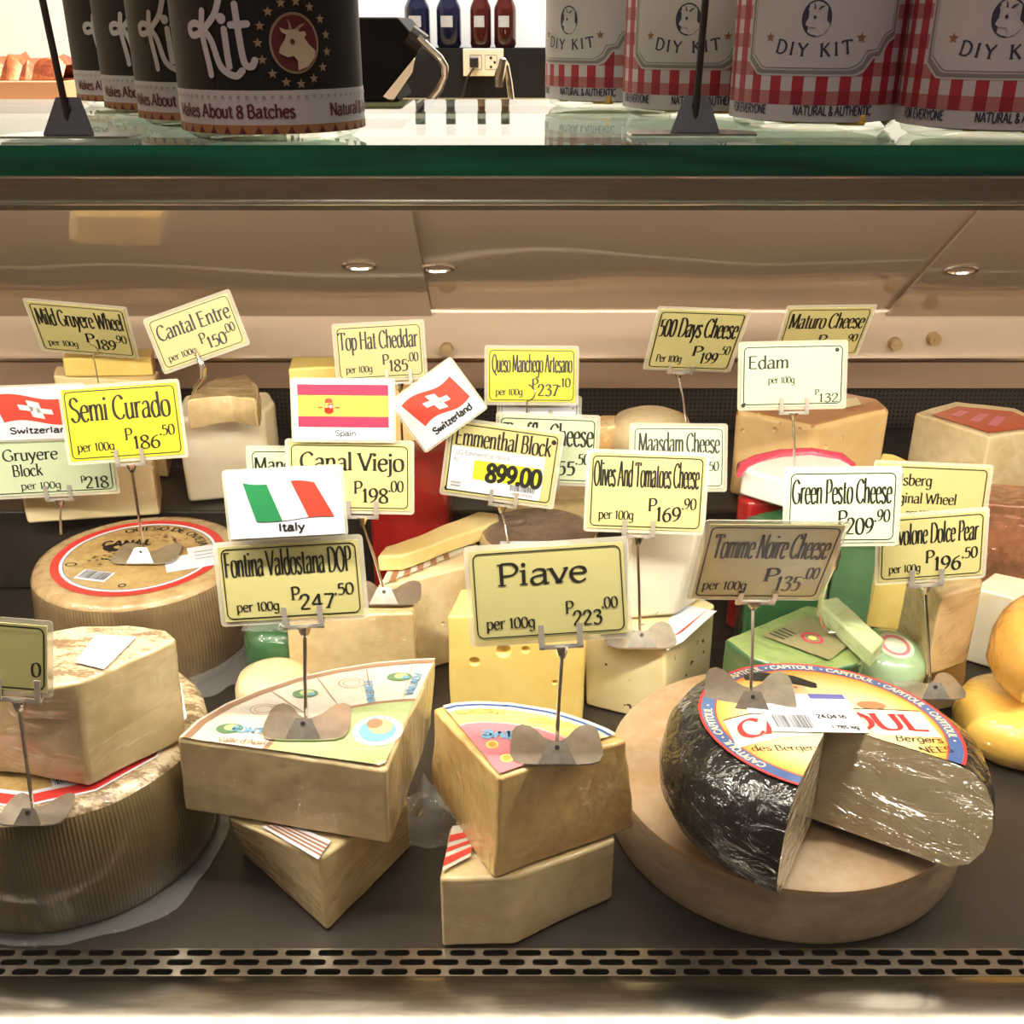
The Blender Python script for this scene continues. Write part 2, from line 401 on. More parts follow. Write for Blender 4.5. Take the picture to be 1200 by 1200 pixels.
def door_mat():
    """glossy tan sliding panel, slightly warped so lamps smear in it"""
    m, nt, b = new_mat('sliding_panel')
    b.inputs['Base Color'].default_value = (0.50, 0.39, 0.28, 1); b.inputs['Roughness'].default_value = 0.045
    b.inputs['Metallic'].default_value = 0.45
    tc = nd(nt, 'ShaderNodeTexCoord')
    n = nd(nt, 'ShaderNodeTexNoise'); n.inputs['Scale'].default_value = 2.6; n.inputs['Detail'].default_value = 1
    nt.links.new(tc.outputs['Object'], n.inputs['Vector'])
    bp = nd(nt, 'ShaderNodeBump'); bp.inputs['Strength'].default_value = 1.0; bp.inputs['Distance'].default_value = 0.012
    nt.links.new(n.outputs['Fac'], bp.inputs['Height']); nt.links.new(bp.outputs[0], b.inputs['Normal'])
    return m
M['door'] = door_mat()

def perforated():
    m, nt, b = new_mat('perforated_black')
    tc = nd(nt, 'ShaderNodeTexCoord'); mp = nd(nt, 'ShaderNodeMapping'); mp.inputs['Scale'].default_value = (170, 1, 170)
    nt.links.new(tc.outputs['Object'], mp.inputs[0])
    sx = nd(nt, 'ShaderNodeSeparateXYZ'); nt.links.new(mp.outputs[0], sx.inputs[0])
    prod = None
    outs = []
    for k in (0, 2):
        pp = nd(nt, 'ShaderNodeMath', operation='PINGPONG'); pp.inputs[1].default_value = 0.5
        nt.links.new(sx.outputs[k], pp.inputs[0])
        pw = nd(nt, 'ShaderNodeMath', operation='POWER'); pw.inputs[1].default_value = 2
        nt.links.new(pp.outputs[0], pw.inputs[0]); outs.append(pw)
    ad = nd(nt, 'ShaderNodeMath', operation='ADD'); nt.links.new(outs[0].outputs[0], ad.inputs[0]); nt.links.new(outs[1].outputs[0], ad.inputs[1])
    lt = nd(nt, 'ShaderNodeMath', operation='LESS_THAN'); lt.inputs[1].default_value = 0.09; nt.links.new(ad.outputs[0], lt.inputs[0])
    mx = nd(nt, 'ShaderNodeMix', data_type='RGBA'); nt.links.new(lt.outputs[0], mx.inputs['Factor'])
    mx.inputs['A'].default_value = (0.045, 0.035, 0.028, 1); mx.inputs['B'].default_value = (0.003, 0.003, 0.003, 1)
    nt.links.new(mx.outputs['Result'], b.inputs['Base Color']); b.inputs['Roughness'].default_value = 0.4
    return m
M['perforated'] = perforated()

# ------------------------------------------------------------------ stroke lettering
GL = {
'A': '60|l4,0 29,70|l29,70 54,0|l13,24 45,24', 'B': '52|l10,0 10,68|s10,68 32,67 40,52 32,38 10,36|s10,36 36,35 45,19 36,2 10,0',
'C': '56|s52,56 40,67 26,67 10,54 5,34 10,13 27,1 42,2 53,13', 'D': '60|l10,0 10,68|s10,68 36,66 53,50 55,34 52,17 36,2 10,0',
'E': '50|l10,0 10,68|l10,67 44,67|l10,36 38,36|l10,1 46,1', 'F': '46|l10,0 10,68|l10,67 44,67|l10,36 36,36',
'G': '60|s52,56 40,67 26,67 10,54 5,34 10,13 27,1 42,2 53,9|l53,30 53,7|l40,30 54,30', 'H': '60|l10,0 10,68|l50,0 50,68|l10,36 50,36',
'I': '20|l10,0 10,68', 'J': '26|s16,68 16,20 14,-8 2,-14', 'K': '54|l10,0 10,68|l48,68 10,30|l22,40 52,0', 'L': '46|l10,68 10,0|l10,1 44,1',
'M': '72|l8,0 12,68|l12,68 36,6|l36,6 60,68|l60,68 64,0', 'N': '60|l10,0 10,68|l10,68 50,0|l50,0 50,68',
'O': '60|s30,69 11,56 5,34 11,12 30,-1 49,12 55,34 49,56 30,69', 'P': '48|l10,0 10,68|s10,68 34,67 44,50 34,33 10,30',
'Q': '60|s30,69 11,56 5,34 11,12 30,-1 49,12 55,34 49,56 30,69|s28,6 42,-8 60,-14', 'R': '54|l10,0 10,68|s10,68 34,67 43,51 34,35 10,33|l24,33 52,0',
'S': '48|s42,57 30,68 14,66 7,52 16,40 34,31 43,17 34,2 18,0 5,12', 'T': '56|l3,67 53,67|l28,68 28,0|l3,67 3,58|l53,67 53,58',
'U': '62|s10,68 10,22 16,4 31,-1 46,5 52,22 52,68', 'V': '56|l3,68 28,0|l28,0 54,68', 'W': '78|l3,68 20,0|l20,0 38,60|l38,60 56,0|l56,0 74,68',
'X': '54|l4,68 50,0|l50,68 4,0', 'Y': '56|l3,68 28,34|l53,68 28,34|l28,34 28,0', 'Z': '50|l6,67 46,67|l46,67 4,1|l4,1 48,1',
'a': '44|s8,38 18,46 30,44 34,34 34,8 36,1 43,3|s34,28 20,26 8,20 6,9 12,0 24,2 34,12', 'b': '46|l9,72 9,2|s9,34 20,45 34,42 41,24 34,4 22,-1 9,6',
'c': '40|s36,38 24,46 12,41 5,23 12,5 24,-1 37,7', 'd': '46|l37,72 37,0|s37,36 26,46 12,42 5,23 12,3 24,-1 37,10',
'e': '41|l6,26 36,26|s36,26 34,40 22,46 10,40 5,23 11,5 24,-1 37,8', 'f': '28|s34,66 26,71 17,64 15,50 15,0|l4,45 29,45',
'g': '44|s34,38 22,46 10,42 5,24 11,6 22,2 34,12|s36,46 36,-8 30,-20 18,-22 6,-16', 'h': '46|l9,72 9,0|s9,32 18,44 30,45 36,34 36,0',
'i': '21|l10,46 9,0|d10,62', 'j': '20|s10,46 10,-8 6,-20 -3,-22|d10,62', 'k': '42|l9,72 9,0|l36,46 9,20|l19,28 40,0', 'l': '21|l10,72 10,0',
'm': '68|l9,46 9,0|s9,32 18,44 28,45 34,34 34,0|s34,32 43,44 53,45 59,34 59,0', 'n': '45|l9,46 9,0|s9,32 18,44 30,45 36,34 36,0',
'o': '45|s22,46 9,41 5,23 9,5 22,-1 36,5 40,23 36,41 22,46', 'p': '46|l9,46 9,-22|s9,34 20,45 34,42 41,24 34,4 22,-1 9,6',
'q': '46|l37,46 37,-22|s37,36 26,46 12,42 5,23 12,3 24,-1 37,10', 'r': '33|l9,46 9,0|s9,30 16,42 24,46 32,43',
's': '36|s30,38 21,46 10,43 7,34 16,26 27,19 31,11 25,0 14,-1 4,8', 't': '30|s14,60 14,10 18,1 30,3|l3,45 27,45',
'u': '45|s9,46 9,14 14,2 24,0 36,10|l36,46 36,0', 'v': '41|l3,46 20,0|l20,0 38,46', 'w': '60|l3,46 17,0|l17,0 30,40|l30,40 43,0|l43,0 57,46',
'x': '41|l4,46 37,0|l37,46 4,0', 'y': '41|l3,46 21,2|s38,46 22,4 14,-18 4,-22', 'z': '39|l5,45 34,45|l34,45 4,1|l4,1 36,1',
'0': '45|s22,62 9,54 5,31 9,7 22,-1 35,7 40,31 35,54 22,62', '1': '32|s7,50 13,53 18,62|l18,62 18,0', '2': '44|s6,46 13,60 27,62 36,50 30,34 6,2|l5,1 40,1',
'3': '43|s7,52 18,62 32,58 34,46 17,34|s17,34 35,31 38,14 26,-1 5,5', '4': '46|l31,0 31,62|l31,62 4,19|l4,19 43,19',
'5': '42|l12,60 37,60|l12,60 10,34|s10,34 28,38 37,22 28,2 5,1', '6': '44|s36,60 16,48 6,22 12,4 24,-1 36,8 37,26 24,36 8,26',
'7': '43|l5,60 40,60|l40,60 16,0', '8': '44|s22,62 9,54 10,40 22,33 37,20 36,4 22,-1 8,4 7,18 22,33 34,42 35,54 22,62',
'9': '44|s8,1 28,13 38,39 32,57 20,62 8,53 7,35 20,25 36,35', '.': '16|d8,3', '&': '50|s46,26 38,8 20,-1 7,10 14,28 30,46 28,60 18,66 10,56 18,36 46,0',
"'": '14|l7,70 7,56', '-': '30|l5,24 25,24', ' ': '22',
}
GL['\u00c9'] = '50|l10,0 10,68|l10,67 44,67|l10,36 38,36|l10,1 46,1|l22,76 34,86'

def spline(pts, k=5):
    closed = pts[0] == pts[-1]
    out = []; n = len(pts)
    for i in range(n - 1):
        p1, p2 = pts[i], pts[i + 1]
        p0 = pts[i - 1] if i > 0 else (pts[-2] if closed else p1)
        p3 = pts[i + 2] if i + 2 < n else (pts[1] if closed else p2)
        for j in range(k):
            t = j / k
            out.append(tuple(0.5 * ((2 * p1[a]) + (-p0[a] + p2[a]) * t + (2 * p0[a] - 5 * p1[a] + 4 * p2[a] - p3[a]) * t * t
                                    + (-p0[a] + 3 * p1[a] - 3 * p2[a] + p3[a]) * t ** 3) for a in (0, 1)))
    out.append(pts[-1]); return out

GP = {}
for ch, s_ in GL.items():
    parts = s_.split('|'); st = []
    for q in parts[1:]:
        pts = [tuple(float(z) for z in e.split(',')) for e in q[1:].split()]
        st.append((q[0], spline(pts) if q[0] == 's' else pts))
    GP[ch] = (float(parts[0]), st)

def text_width(t):
    return sum(GP[c][0] for c in t)

def write(mb, mp, text, x0, y0, cap, width=None, m=1, th=None, tv=None, serif=True, lift=0.0003, centre=False, slant=0.0):
    """letters as pen strokes; mp(x, y, lift) maps the flat lettering onto a surface"""
    sy = cap / 68.0; W = text_width(text)
    sx = (width / W) if width else sy
    if centre: x0 = x0 - W * sx / 2
    th = th if th else 11.8 * (0.22 * sy + 0.78 * min(sx, sy))
    tv = tv if tv else th * 0.45
    def quad(ps):
        mb.poly([mp(px, py, lift) for px, py in ps], m)
    pen = x0
    for ch in text:
        wd, st = GP[ch]
        for kind, pts in st:
            P = [(pen + (x + slant * y) * sx, y0 + y * sy) for x, y in pts]
            if kind == 'd':
                r = th * 0.62; c = P[0]
                quad([(c[0] + r * math.cos(a * PI / 4), c[1] + r * math.sin(a * PI / 4)) for a in range(8)])
                continue
            L = []; n = len(P); closed = pts[0] == pts[-1]
            if kind == 'l':  # a few steps so that bent surfaces follow
                (ax, ay), (bx, by) = P; k = 4
                P = [(ax + (bx - ax) * i / k, ay + (by - ay) * i / k) for i in range(k + 1)]; n = k + 1
            for i in range(n):
                a = P[i - 1] if i > 0 else (P[-2] if closed else P[0]); b = P[i + 1] if i < n - 1 else (P[1] if closed else P[-1])
                dx, dy = b[0] - a[0], b[1] - a[1]; l = math.hypot(dx, dy) or 1e-9
                nx, ny = -dy / l, dx / l
                # broad nib held at a slant
                ca, sa = math.cos(0.3), math.sin(0.3)
                hx = nx * ca + ny * sa; hy = -nx * sa + ny * ca
                h = 0.5 * math.hypot(th * hx, tv * hy)
                L.append(((P[i][0] + nx * h, P[i][1] + ny * h), (P[i][0] - nx * h, P[i][1] - ny * h)))
            ids = [(mb.vert(mp(a[0], a[1], lift)), mb.vert(mp(b[0], b[1], lift))) for a, b in L]
            for i in range(n - 1):
                mb.face((ids[i][1], ids[i + 1][1], ids[i + 1][0], ids[i][0]), m)
            if serif:
                for e in (0, -1):
                    ox, oy = pts[e]; o2 = pts[1] if e == 0 else pts[-2]
                    if abs(oy - o2[1]) < 1.6 * abs(ox - o2[0]): continue
                    X, Y = P[e]; hw = 8.6 * sx
                    if oy in (0, -22): quad([(X - hw, Y), (X + hw, Y), (X + hw, Y + tv * 0.8), (X - hw, Y + tv * 0.8)])
                    elif oy in (46, 68, 72):
                        hr = hw if oy == 68 else th * 0.4
                        quad([(X - hw, Y - tv * 0.9), (X + hr, Y - tv * 0.4), (X + hr, Y + tv * 0.3), (X - hw, Y - tv * 0.1)])
        pen += wd * sx
    return pen

def ring_rect(mb, mp, x0, y0, x1, y1, r, t, m=1, lift=0.0003, seg=5):
    """rounded frame line"""
    def loop(d):
        out = []; rr = max(r - d, 0.0002)
        for cx, cy, a0 in ((x1 - r, y1 - r, 0), (x0 + r, y1 - r, 90), (x0 + r, y0 + r, 180), (x1 - r, y0 + r, 270)):
            for k in range(seg + 1):
                a = math.radians(a0 + 90 * k / seg)
                out.append((cx + rr * math.cos(a), cy + rr * math.sin(a)))
        return out
    A = loop(0); B = loop(t); n = len(A)
    ia = [mb.vert(mp(x, y, lift)) for x, y in A]; ib = [mb.vert(mp(x, y, lift)) for x, y in B]
    for i in range(n):
        mb.face((ia[i], ia[(i + 1) % n], ib[(i + 1) % n], ib[i]), m)

def rect(mb, mp, x0, y0, x1, y1, m, lift=0.0002, nx=1, ny=1):
    for i in range(nx):
        for j in range(ny):
            xa, xb = x0 + (x1 - x0) * i / nx, x0 + (x1 - x0) * (i + 1) / nx
            ya, yb = y0 + (y1 - y0) * j / ny, y0 + (y1 - y0) * (j + 1) / ny
            mb.poly([mp(xa, ya, lift), mp(xb, ya, lift), mp(xb, yb, lift), mp(xa, yb, lift)], m)

def disc(mb, mp, cx, cy, r, m, lift=0.0003, n=20, ry=None, r0=0.0):
    ry = ry if ry else r
    o = [(cx + r * math.cos(2 * PI * k / n), cy + ry * math.sin(2 * PI * k / n)) for k in range(n)]
    if r0:
        q = r0 / r
        ia = [mb.vert(mp(x, y, lift)) for x, y in o]; ib = [mb.vert(mp(cx + (x - cx) * q, cy + (y - cy) * q, lift)) for x, y in o]
        for i in range(n): mb.face((ia[i], ia[(i + 1) % n], ib[(i + 1) % n], ib[i]), m)
    else:
        mb.poly([mp(x, y, lift) for x, y in o], m)

def star(mb, mp, cx, cy, r, m, lift=0.0004):
    mb.poly([mp(cx + (r if k % 2 == 0 else r * 0.42) * math.sin(k * PI / 5), cy + (r if k % 2 == 0 else r * 0.42) * math.cos(k * PI / 5), lift) for k in range(10)], m)

def barcode(mb, mp, x0, y0, x1, y1, m, lift=0.0005, n=22, seed=1):
    rnd = random.Random(seed); x = x0; st = (x1 - x0) / n
    for k in range(n):
        wd = st * rnd.choice((0.3, 0.5, 0.7)); rect(mb, mp, x, y0, x + wd, y1, m, lift); x += st

# ------------------------------------------------------------------ the shop around the case
def wall(name, size, loc, m):
    mb = MB(); mb.box((0, 0, 0), size)
    return struct(mesh_obj(name, mb, m, loc=None, smooth=0) if False else _place(mesh_obj(name, mb, m, smooth=0), loc))

def _place(o, loc):
    o.location = loc; return o

M['wall_white'] = mat('wall_white', (0.86, 0.85, 0.83), 0.7)
M['wall_warm'] = mat('wall_warm', (0.60, 0.42, 0.26), 0.7, c2=(0.52, 0.34, 0.2), vs=3)
M['wall_dim'] = mat('wall_dim', (0.22, 0.17, 0.13), 0.8)
M['floor_tile'] = mat('floor_tile', (0.22, 0.19, 0.16), 0.35, c2=(0.26, 0.22, 0.18), vs=4)
wall('floor', (7.0, 7.0, 0.1), (0, 0.5, -0.97), M['floor_tile'])
wall('ceiling', (7.0, 7.0, 0.1), (0, 0.5, 2.77), M['wall_white'])
wall('wall_back', (7.0, 0.1, 3.8), (0, 3.55, 0.9), M['wall_white'])
wall('wall_front', (7.0, 0.1, 3.8), (0, -2.95, 0.9), M['wall_dim'])
wall('wall_left', (0.1, 6.5, 3.8), (-3.5, 0.3, 0.9), M['wall_warm'])
wall('wall_right', (0.1, 6.5, 3.8), (3.5, 0.3, 0.9), M['wall_dim'])

# ceiling fixtures that hold the room lamps and the added wall fill
def fixture(lamp, sx, sy, label):
    mb = MB(); mb.box((0, 0, 0), (sx + 0.06, sy + 0.06, 0.03))
    e = empty('ceiling_light', (lamp.location.x, lamp.location.y, 2.72), label, 'ceiling light')
    p = mesh_obj('frame', mb, M['wall_white'], parent=e, smooth=0); p.location = (0, 0, -0.015)
    lamp.parent = e; lamp.location = (0, 0, lamp.location.z - 2.72)
STORE_LIGHT.location.z = 2.685; WALL_FILL.location.z = 2.66; AISLE_LIGHT.location.z = 2.685
fixture(STORE_LIGHT, 3.0, 0.8, 'broad ceiling light panel over the staff side behind the case')
fixture(WALL_FILL, 2.0, 0.15, 'narrow added fill strip that brightens the white back wall')
fixture(AISLE_LIGHT, 0.10, 1.7, 'long ceiling light panel over the customer aisle')

# back counter, black splash panel with socket, ledge of bottles
zc = atY(600, 113, 3.45).z
M['counter_top'] = mat('counter_brass', (0.62, 0.50, 0.27), 0.3, 0.8, c2=(0.5, 0.38, 0.18), vs=3)
e = empty('back_counter', (0, 3.25, -0.92), 'brassy steel back counter below the black splash panel', 'counter')
mb = MB(); mb.box((0, 3.25, zc - 0.02), (4.0, 0.46, 0.04)); o = mesh_obj('countertop', mb, M['counter_top'], parent=e, smooth=0); o.location = -e.location
mb = MB(); mb.box((0, 3.28, (zc - 0.04 - 0.92) / 2), (3.9, 0.38, zc - 0.04 + 0.92)); o = mesh_obj('cabinet_body', mb, M['black'], parent=e, smooth=0); o.location = -e.location
pl, pr = atY(425, 80, 3.44), atY(641, 80, 3.44); zt = atY(600, 56, 3.44).z
mb = MB(); mb.box(((pl.x + pr.x) / 2, 3.44, (zt + zc) / 2), (pr.x - pl.x, 0.12, zt - zc)); struct(mesh_obj('trim_1', mb, M['matte_black'], smooth=0))
# outlet
c = atY(566.5, 73, 3.378); mp = plane_map(c, (1, 0, 0), (0, 0, 1), (0, -1, 0))
M['ivory'] = mat('ivory_plastic', (0.66, 0.58, 0.44), 0.4)
e = empty('power_outlet', c, 'ivory double wall socket on the black splash panel', 'power socket')
lm = plane_map((0, 0, 0), (1, 0, 0), (0, 0, 1), (0, -1, 0))
mb = MB(); mb.box((0, -0.004, 0), (0.118, 0.008, 0.074))
mesh_obj('plate', mb, M['ivory'], parent=e, smooth=30, bevel=0.002)
mb = MB()
for sx in (-0.022, 0.022):
    ring_rect(mb, lm, sx - 0.018, -0.02, sx + 0.018, 0.02, 0.004, 0.001, 0, 0.0085)
for (x, y) in ((0.022, 0.012), (0.022, -0.012), (0.033, 0.0)):
    disc(mb, lm, x, y, 0.004, 0, 0.0088, 8)
mesh_obj('socket_slots', mb, M['black'], parent=e, smooth=0)
e = empty('power_plug', c + V(-0.026, -0.009, 0), 'black plug with a cord pushed into the left half of the ivory wall socket', 'plug')
mb = MB(); mb.box((0, -0.012, 0), (0.024, 0.024, 0.028)); mesh_obj('plug_body', mb, M['black'], parent=e, bevel=0.003)
mb = MB(); mb.tube([(0, -0.022, -0.012), (-0.02, -0.03, -0.04), (-0.035, -0.03, -0.09), (-0.04, -0.02, zc - c.z + 0.004)], 0.003)
mesh_obj('cord', mb, M['black'], parent=e)
# ledge bottles (standing on top of the black panel)
M['dark_blue_glass'] = mat('dark_blue_bottle', (0.006, 0.008, 0.03), 0.12, coat=0.6)
M['dark_red_glass'] = mat('dark_red_bottle', (0.05, 0.007, 0.007), 0.12, coat=0.6)
def bottle(u, wpx, m, label):
    c = atY(u, 56, 3.43); c.z = zt + 0.0005
    r = wpx / 2 * (3.43 * cp) / FPX
    e = empty('sauce_bottle', c, label, 'bottle', 'bottles on the ledge above the socket')
    mb = MB(); mb.lathe([(0, 0.19), (r * 0.35, 0.19), (r * 0.38, 0.15), (r * 0.95, 0.11), (r, 0.10), (r, 0.01), (r * 0.85, 0), (0, 0)], n=20)
    mesh_obj('bottle_body', mb, m, parent=e, smooth=40)
    mb = MB(); mb.lathe([(0, 0.215), (r * 0.42, 0.215), (r * 0.42, 0.18), (0, 0.18)], n=16); mesh_obj('cap', mb, M['black'], parent=e)
    mb = MB(); mb.lathe([(r * 1.01, 0.085), (r * 1.01, 0.055)], a0=-2.2, a1=-1.2, n=8); o = mesh_obj('bottle_label', mb, M['grey_print'], parent=e)
bottle(490, 30, M['dark_blue_glass'], 'dark blue bottle nearest the black slicing machine on the ledge')
bottle(526.5, 29, M['dark_blue_glass'], 'dark blue bottle directly left of the dark red bottles on the ledge')
bottle(563.5, 25, M['dark_red_glass'], 'dark red bottle beside the dark blue ones on the ledge above the socket')
bottle(592, 26, M['dark_red_glass'], 'dark red bottle furthest right on the ledge above the socket')
# faucet on the back counter
b0 = atY(600, 118, 3.1); b0.z = zc + 0.0005
e = empty('faucet', b0, 'slim chrome faucet with a bent head on the back counter', 'faucet')
zt2 = atY(592, 76, 3.1).z - b0.z
mb = MB(); mb.tube([(0, 0, 0), (-0.008, 0, zt2 * 0.6), (-0.016, 0, zt2), (-0.024, -0.015, zt2 + 0.012)], 0.0085); mesh_obj('spout', mb, M['chrome'], parent=e)
mb = MB(); mb.tube([(-0.024, -0.015, zt2 + 0.014), (-0.034, -0.018, zt2 - 0.03), (-0.036, -0.018, zt2 - 0.055)], [0.012, 0.014, 0.011]); mesh_obj('spray_head', mb, M['chrome'], parent=e)
mb = MB(); mb.lathe([(0, 0.01), (0.018, 0.01), (0.02, 0), (0, 0)], n=16); mesh_obj('base_collar', mb, M['chrome'], parent=e)
# work table behind the case and the slicing machine on it
e = empty('prep_table', (0, 1.95, -0.92), 'dark steel prep table behind the cheese case', 'table')
mb = MB(); mb.box((0, 1.95, 0.36), (3.0, 0.6, 0.04)); o = mesh_obj('tabletop', mb, M['dark_steel'], parent=e, smooth=0); o.location = -e.location
for (x, y) in ((-1.45, 1.7), (1.45, 1.7), (-1.45, 2.2), (1.45, 2.2)):
    mb = MB(); mb.box((x, y, -0.29), (0.04, 0.04, 1.26)); o = mesh_obj('leg', mb, M['dark_steel'], parent=e, smooth=0); o.location = -e.location
c = atY(440, 120, 1.9); c.z = 0.3805
e = empty('slicing_machine', c, 'black slicing machine with bent chrome handle behind the shelf', 'slicing machine')
def rel(u, v, Y): return atY(u, v, Y) - c
mb = MB()
pts = [rel(395, 120, 1.9), rel(468, 120, 1.9), rel(462, 104, 1.9), rel(486, 72, 1.9), rel(492, 50, 1.9), rel(466, 20, 1.9), rel(395, 20, 1.9)]
mb.slab([(p.x, 0, p.z) for p in pts], (0, -1, 0), 0.25); mesh_obj('housing', mb, M['matte_black'], parent=e, bevel=0.004)
mb = MB(); mb.box((-0.03, 0.12, 0.02), (0.2, 0.2, 0.04)); mesh_obj('foot', mb, M['matte_black'], parent=e)
mb = MB(); pts = [rel(449, 113, 1.88), rel(458, 118, 1.88), rel(484, 84, 1.88), rel(482, 66, 1.88), rel(487, 60, 1.88)]
mb.slab([rel(449, 113, 1.88), rel(460, 119, 1.88), rel(483, 85, 1.88), rel(487, 66, 1.88)], (0, -1, 0), 0.006); mesh_obj('slide_plate', mb, M['chrome'], parent=e)
mb = MB(); mb.tube([rel(u, v, 1.85) for u, v in ((490, 44), (503, 57), (515, 68), (521, 78), (521, 90), (515, 104), (500, 124), (490, 140))], 0.0065, n=10); mesh_obj('handle', mb, M['chrome'], parent=e)
mb = MB(); mb.tube([rel(480, 40, 1.86), rel(496, 52, 1.86)], 0.016, n=10); mesh_obj('handle_clamp', mb, M['dark_steel'], parent=e)
# orange foil packets at far left on the back counter
M['foil_orange'] = mat('foil_orange', (0.55, 0.16, 0.05), 0.3, 0.4, c2=(0.25, 0.05, 0.02), vs=20, bump=0.8, bs=40)
M['box_peach'] = mat('carton_peach', (0.70, 0.36, 0.20), 0.5)
def back_block(name, label, cat, u0, u1, v0, v1, Y, m, dep=0.15):
    a, b = atY(u0, v1, Y), atY(u1, v0, Y)
    mb = MB(); mb.box(((a.x + b.x) / 2, Y + dep / 2, (a.z + b.z) / 2), (b.x - a.x, dep, b.z - a.z))
    return tag(mesh_obj(name, mb, m, loc=((a.x + b.x) / 2, Y + dep / 2, a.z), bevel=0.006), label, cat)
zc2 = zc + 0.001
for (u0, u1, vv, name, label, m) in ((-30, 70, 95, 'carton', 'peach carton on the back counter behind the black jars', M['box_peach']),):
    a, b = atY(u0, 113, 3.1), atY(u1, vv, 3.1)
    mb = MB(); mb.box(((a.x + b.x) / 2, 3.2, (zc2 + b.z) / 2), (b.x - a.x, 0.2, b.z - zc2))
    cart = tag(mesh_obj(name, mb, m, loc=((a.x + b.x) / 2, 3.2, zc2), bevel=0.004), label, 'box'); ctop = b.z; cx0, cx1 = a.x, b.x
mb = MB()
nn = 14
grid = [[V(cx0 + (cx1 - cx0) * i / nn, 3.12 + 0.16 * j / 4, ctop + 0.002 + (0.0 if j in (0, 4) else 0.05 + 0.035 * noise.noise(V(i * 0.9, j * 1.3, 3)))) for i in range(nn + 1)] for j in range(5)]
ids = [[mb.vert(p) for p in row] for row in grid]
for j in range(4):
    for i in range(nn): mb.face((ids[j][i], ids[j][i + 1], ids[j + 1][i + 1], ids[j + 1][i]))
mb.face([ids[0][i] for i in range(nn + 1)] + [ids[4][i] for i in range(nn, -1, -1)])
tag(mesh_obj('foil_packet', mb, M['foil_orange'], loc=((cx0 + cx1) / 2, 3.2, ctop + 0.002), smooth=20), 'crinkled orange foil packet lying on the peach carton', 'packet')

# ------------------------------------------------------------------ the display case
case = empty('display_case', (0, 0.95, -0.92), 'steel cheese display case with glass top shelf and slotted front grille', 'display case')
def part(name, mb, m, parent=case, **k):
    o = mesh_obj(name, mb, m, parent=None, **k)
    o.parent = parent
    root = parent
    off = Vector((0, 0, 0))
    while root is not None:
        off += root.location; root = root.parent
    o.location = -off
    return o
W2 = 1.0
mb = MB(); mb.box((0, 0.978, -0.011), (2 * W2, 0.826, 0.02)); part('deck', mb, M['dark_steel'], smooth=0)
mb = MB(); mb.box((0, 1.235, 0.0495), (2 * W2, 0.27, 0.101)); part('deck_step', mb, M['dark_steel'], bevel=0.004)
mb = MB(); mb.box((0, 0.95, -0.5), (2 * W2, 0.86, 0.84)); part('cabinet_body', mb, M['black'], smooth=0)
# slotted air grille
def grille():
    mb = MB(); px_, py_ = 0.0234, 0.0083
    z = 0.0
    rows = 3; y0 = 0.5645
    for r in range(rows):
        off = (0.5 if r % 2 else 0) * px_
        ya, yb = y0 - r * py_, y0 - (r + 1) * py_
        cy = (ya + yb) / 2
        n = int(2 * W2 / px_)
        for i in range(-n // 2, n // 2):
            x0 = i * px_ + off; x1 = x0 + px_; cx = (x0 + x1) / 2
            hw, hr = 0.0092, 0.0027
            inner = []; outer = []
            N = 20
            for k in range(N):
                a = 2 * PI * k / N
                ca, sa = math.cos(a), math.sin(a)
                inner.append((cx + (hw - hr) * (1 if ca > 1e-6 else (-1 if ca < -1e-6 else 0)) * (abs(ca) > 1e-6) + hr * ca, cy + hr * sa))
                t = min((px_ / 2) / max(abs(ca), 1e-9), (py_ / 2) / max(abs(sa), 1e-9) if True else 9)
                # sample the outer rectangle evenly by x for the long sides
                ox = max(-px_ / 2, min(px_ / 2, ca * t)); oy = max(-py_ / 2, min(py_ / 2, sa * t))
                outer.append([cx + ox, cy + oy])
            # spread: long-side samples follow the inner x
            for k in range(N):
                a = 2 * PI * k / N
                if abs(abs(outer[k][1] - cy) - py_ / 2) < 1e-9:
                    outer[k][0] = inner[k][0]
            # corners
            ii = [mb.vert((x, y, z)) for x, y in inner]; oo = [mb.vert((x, y, z)) for x, y in outer]
            il = [mb.vert((x, y, z - 0.003)) for x, y in inner]
            for k in range(N):
                k2 = (k + 1) % N
                mb.face((oo[k], oo[k2], ii[k2], ii[k])); mb.face((ii[k], ii[k2], il[k2], il[k]))
            for sx in (-1, 1):
                for sy in (-1, 1):
                    cxr, cyr = cx + sx * px_ / 2, cy + sy * py_ / 2
                    # nearest outer samples either side of the corner
                    side = min((k for k in range(N) if abs(abs(outer[k][0] - cx) - px_ / 2) < 1e-6 and (outer[k][0] - cx) * sx > 0), key=lambda k: abs(outer[k][1] - cyr))
                    top = min((k for k in range(N) if abs(abs(outer[k][1] - cy) - py_ / 2) < 1e-6 and (outer[k][1] - cy) * sy > 0), key=lambda k: abs(outer[k][0] - cxr))
                    mb.poly([(cxr, cyr, z), (outer[top][0], outer[top][1], z), (outer[side][0], outer[side][1], z)])
    return mb
g = part('air_grille', grille(), M['steel'], smooth=40)
mb = MB(); mb.box((0, 0.552, -0.055), (2 * W2, 0.028, 0.004)); part('grille_tray', mb, M['matte_black'], smooth=0)
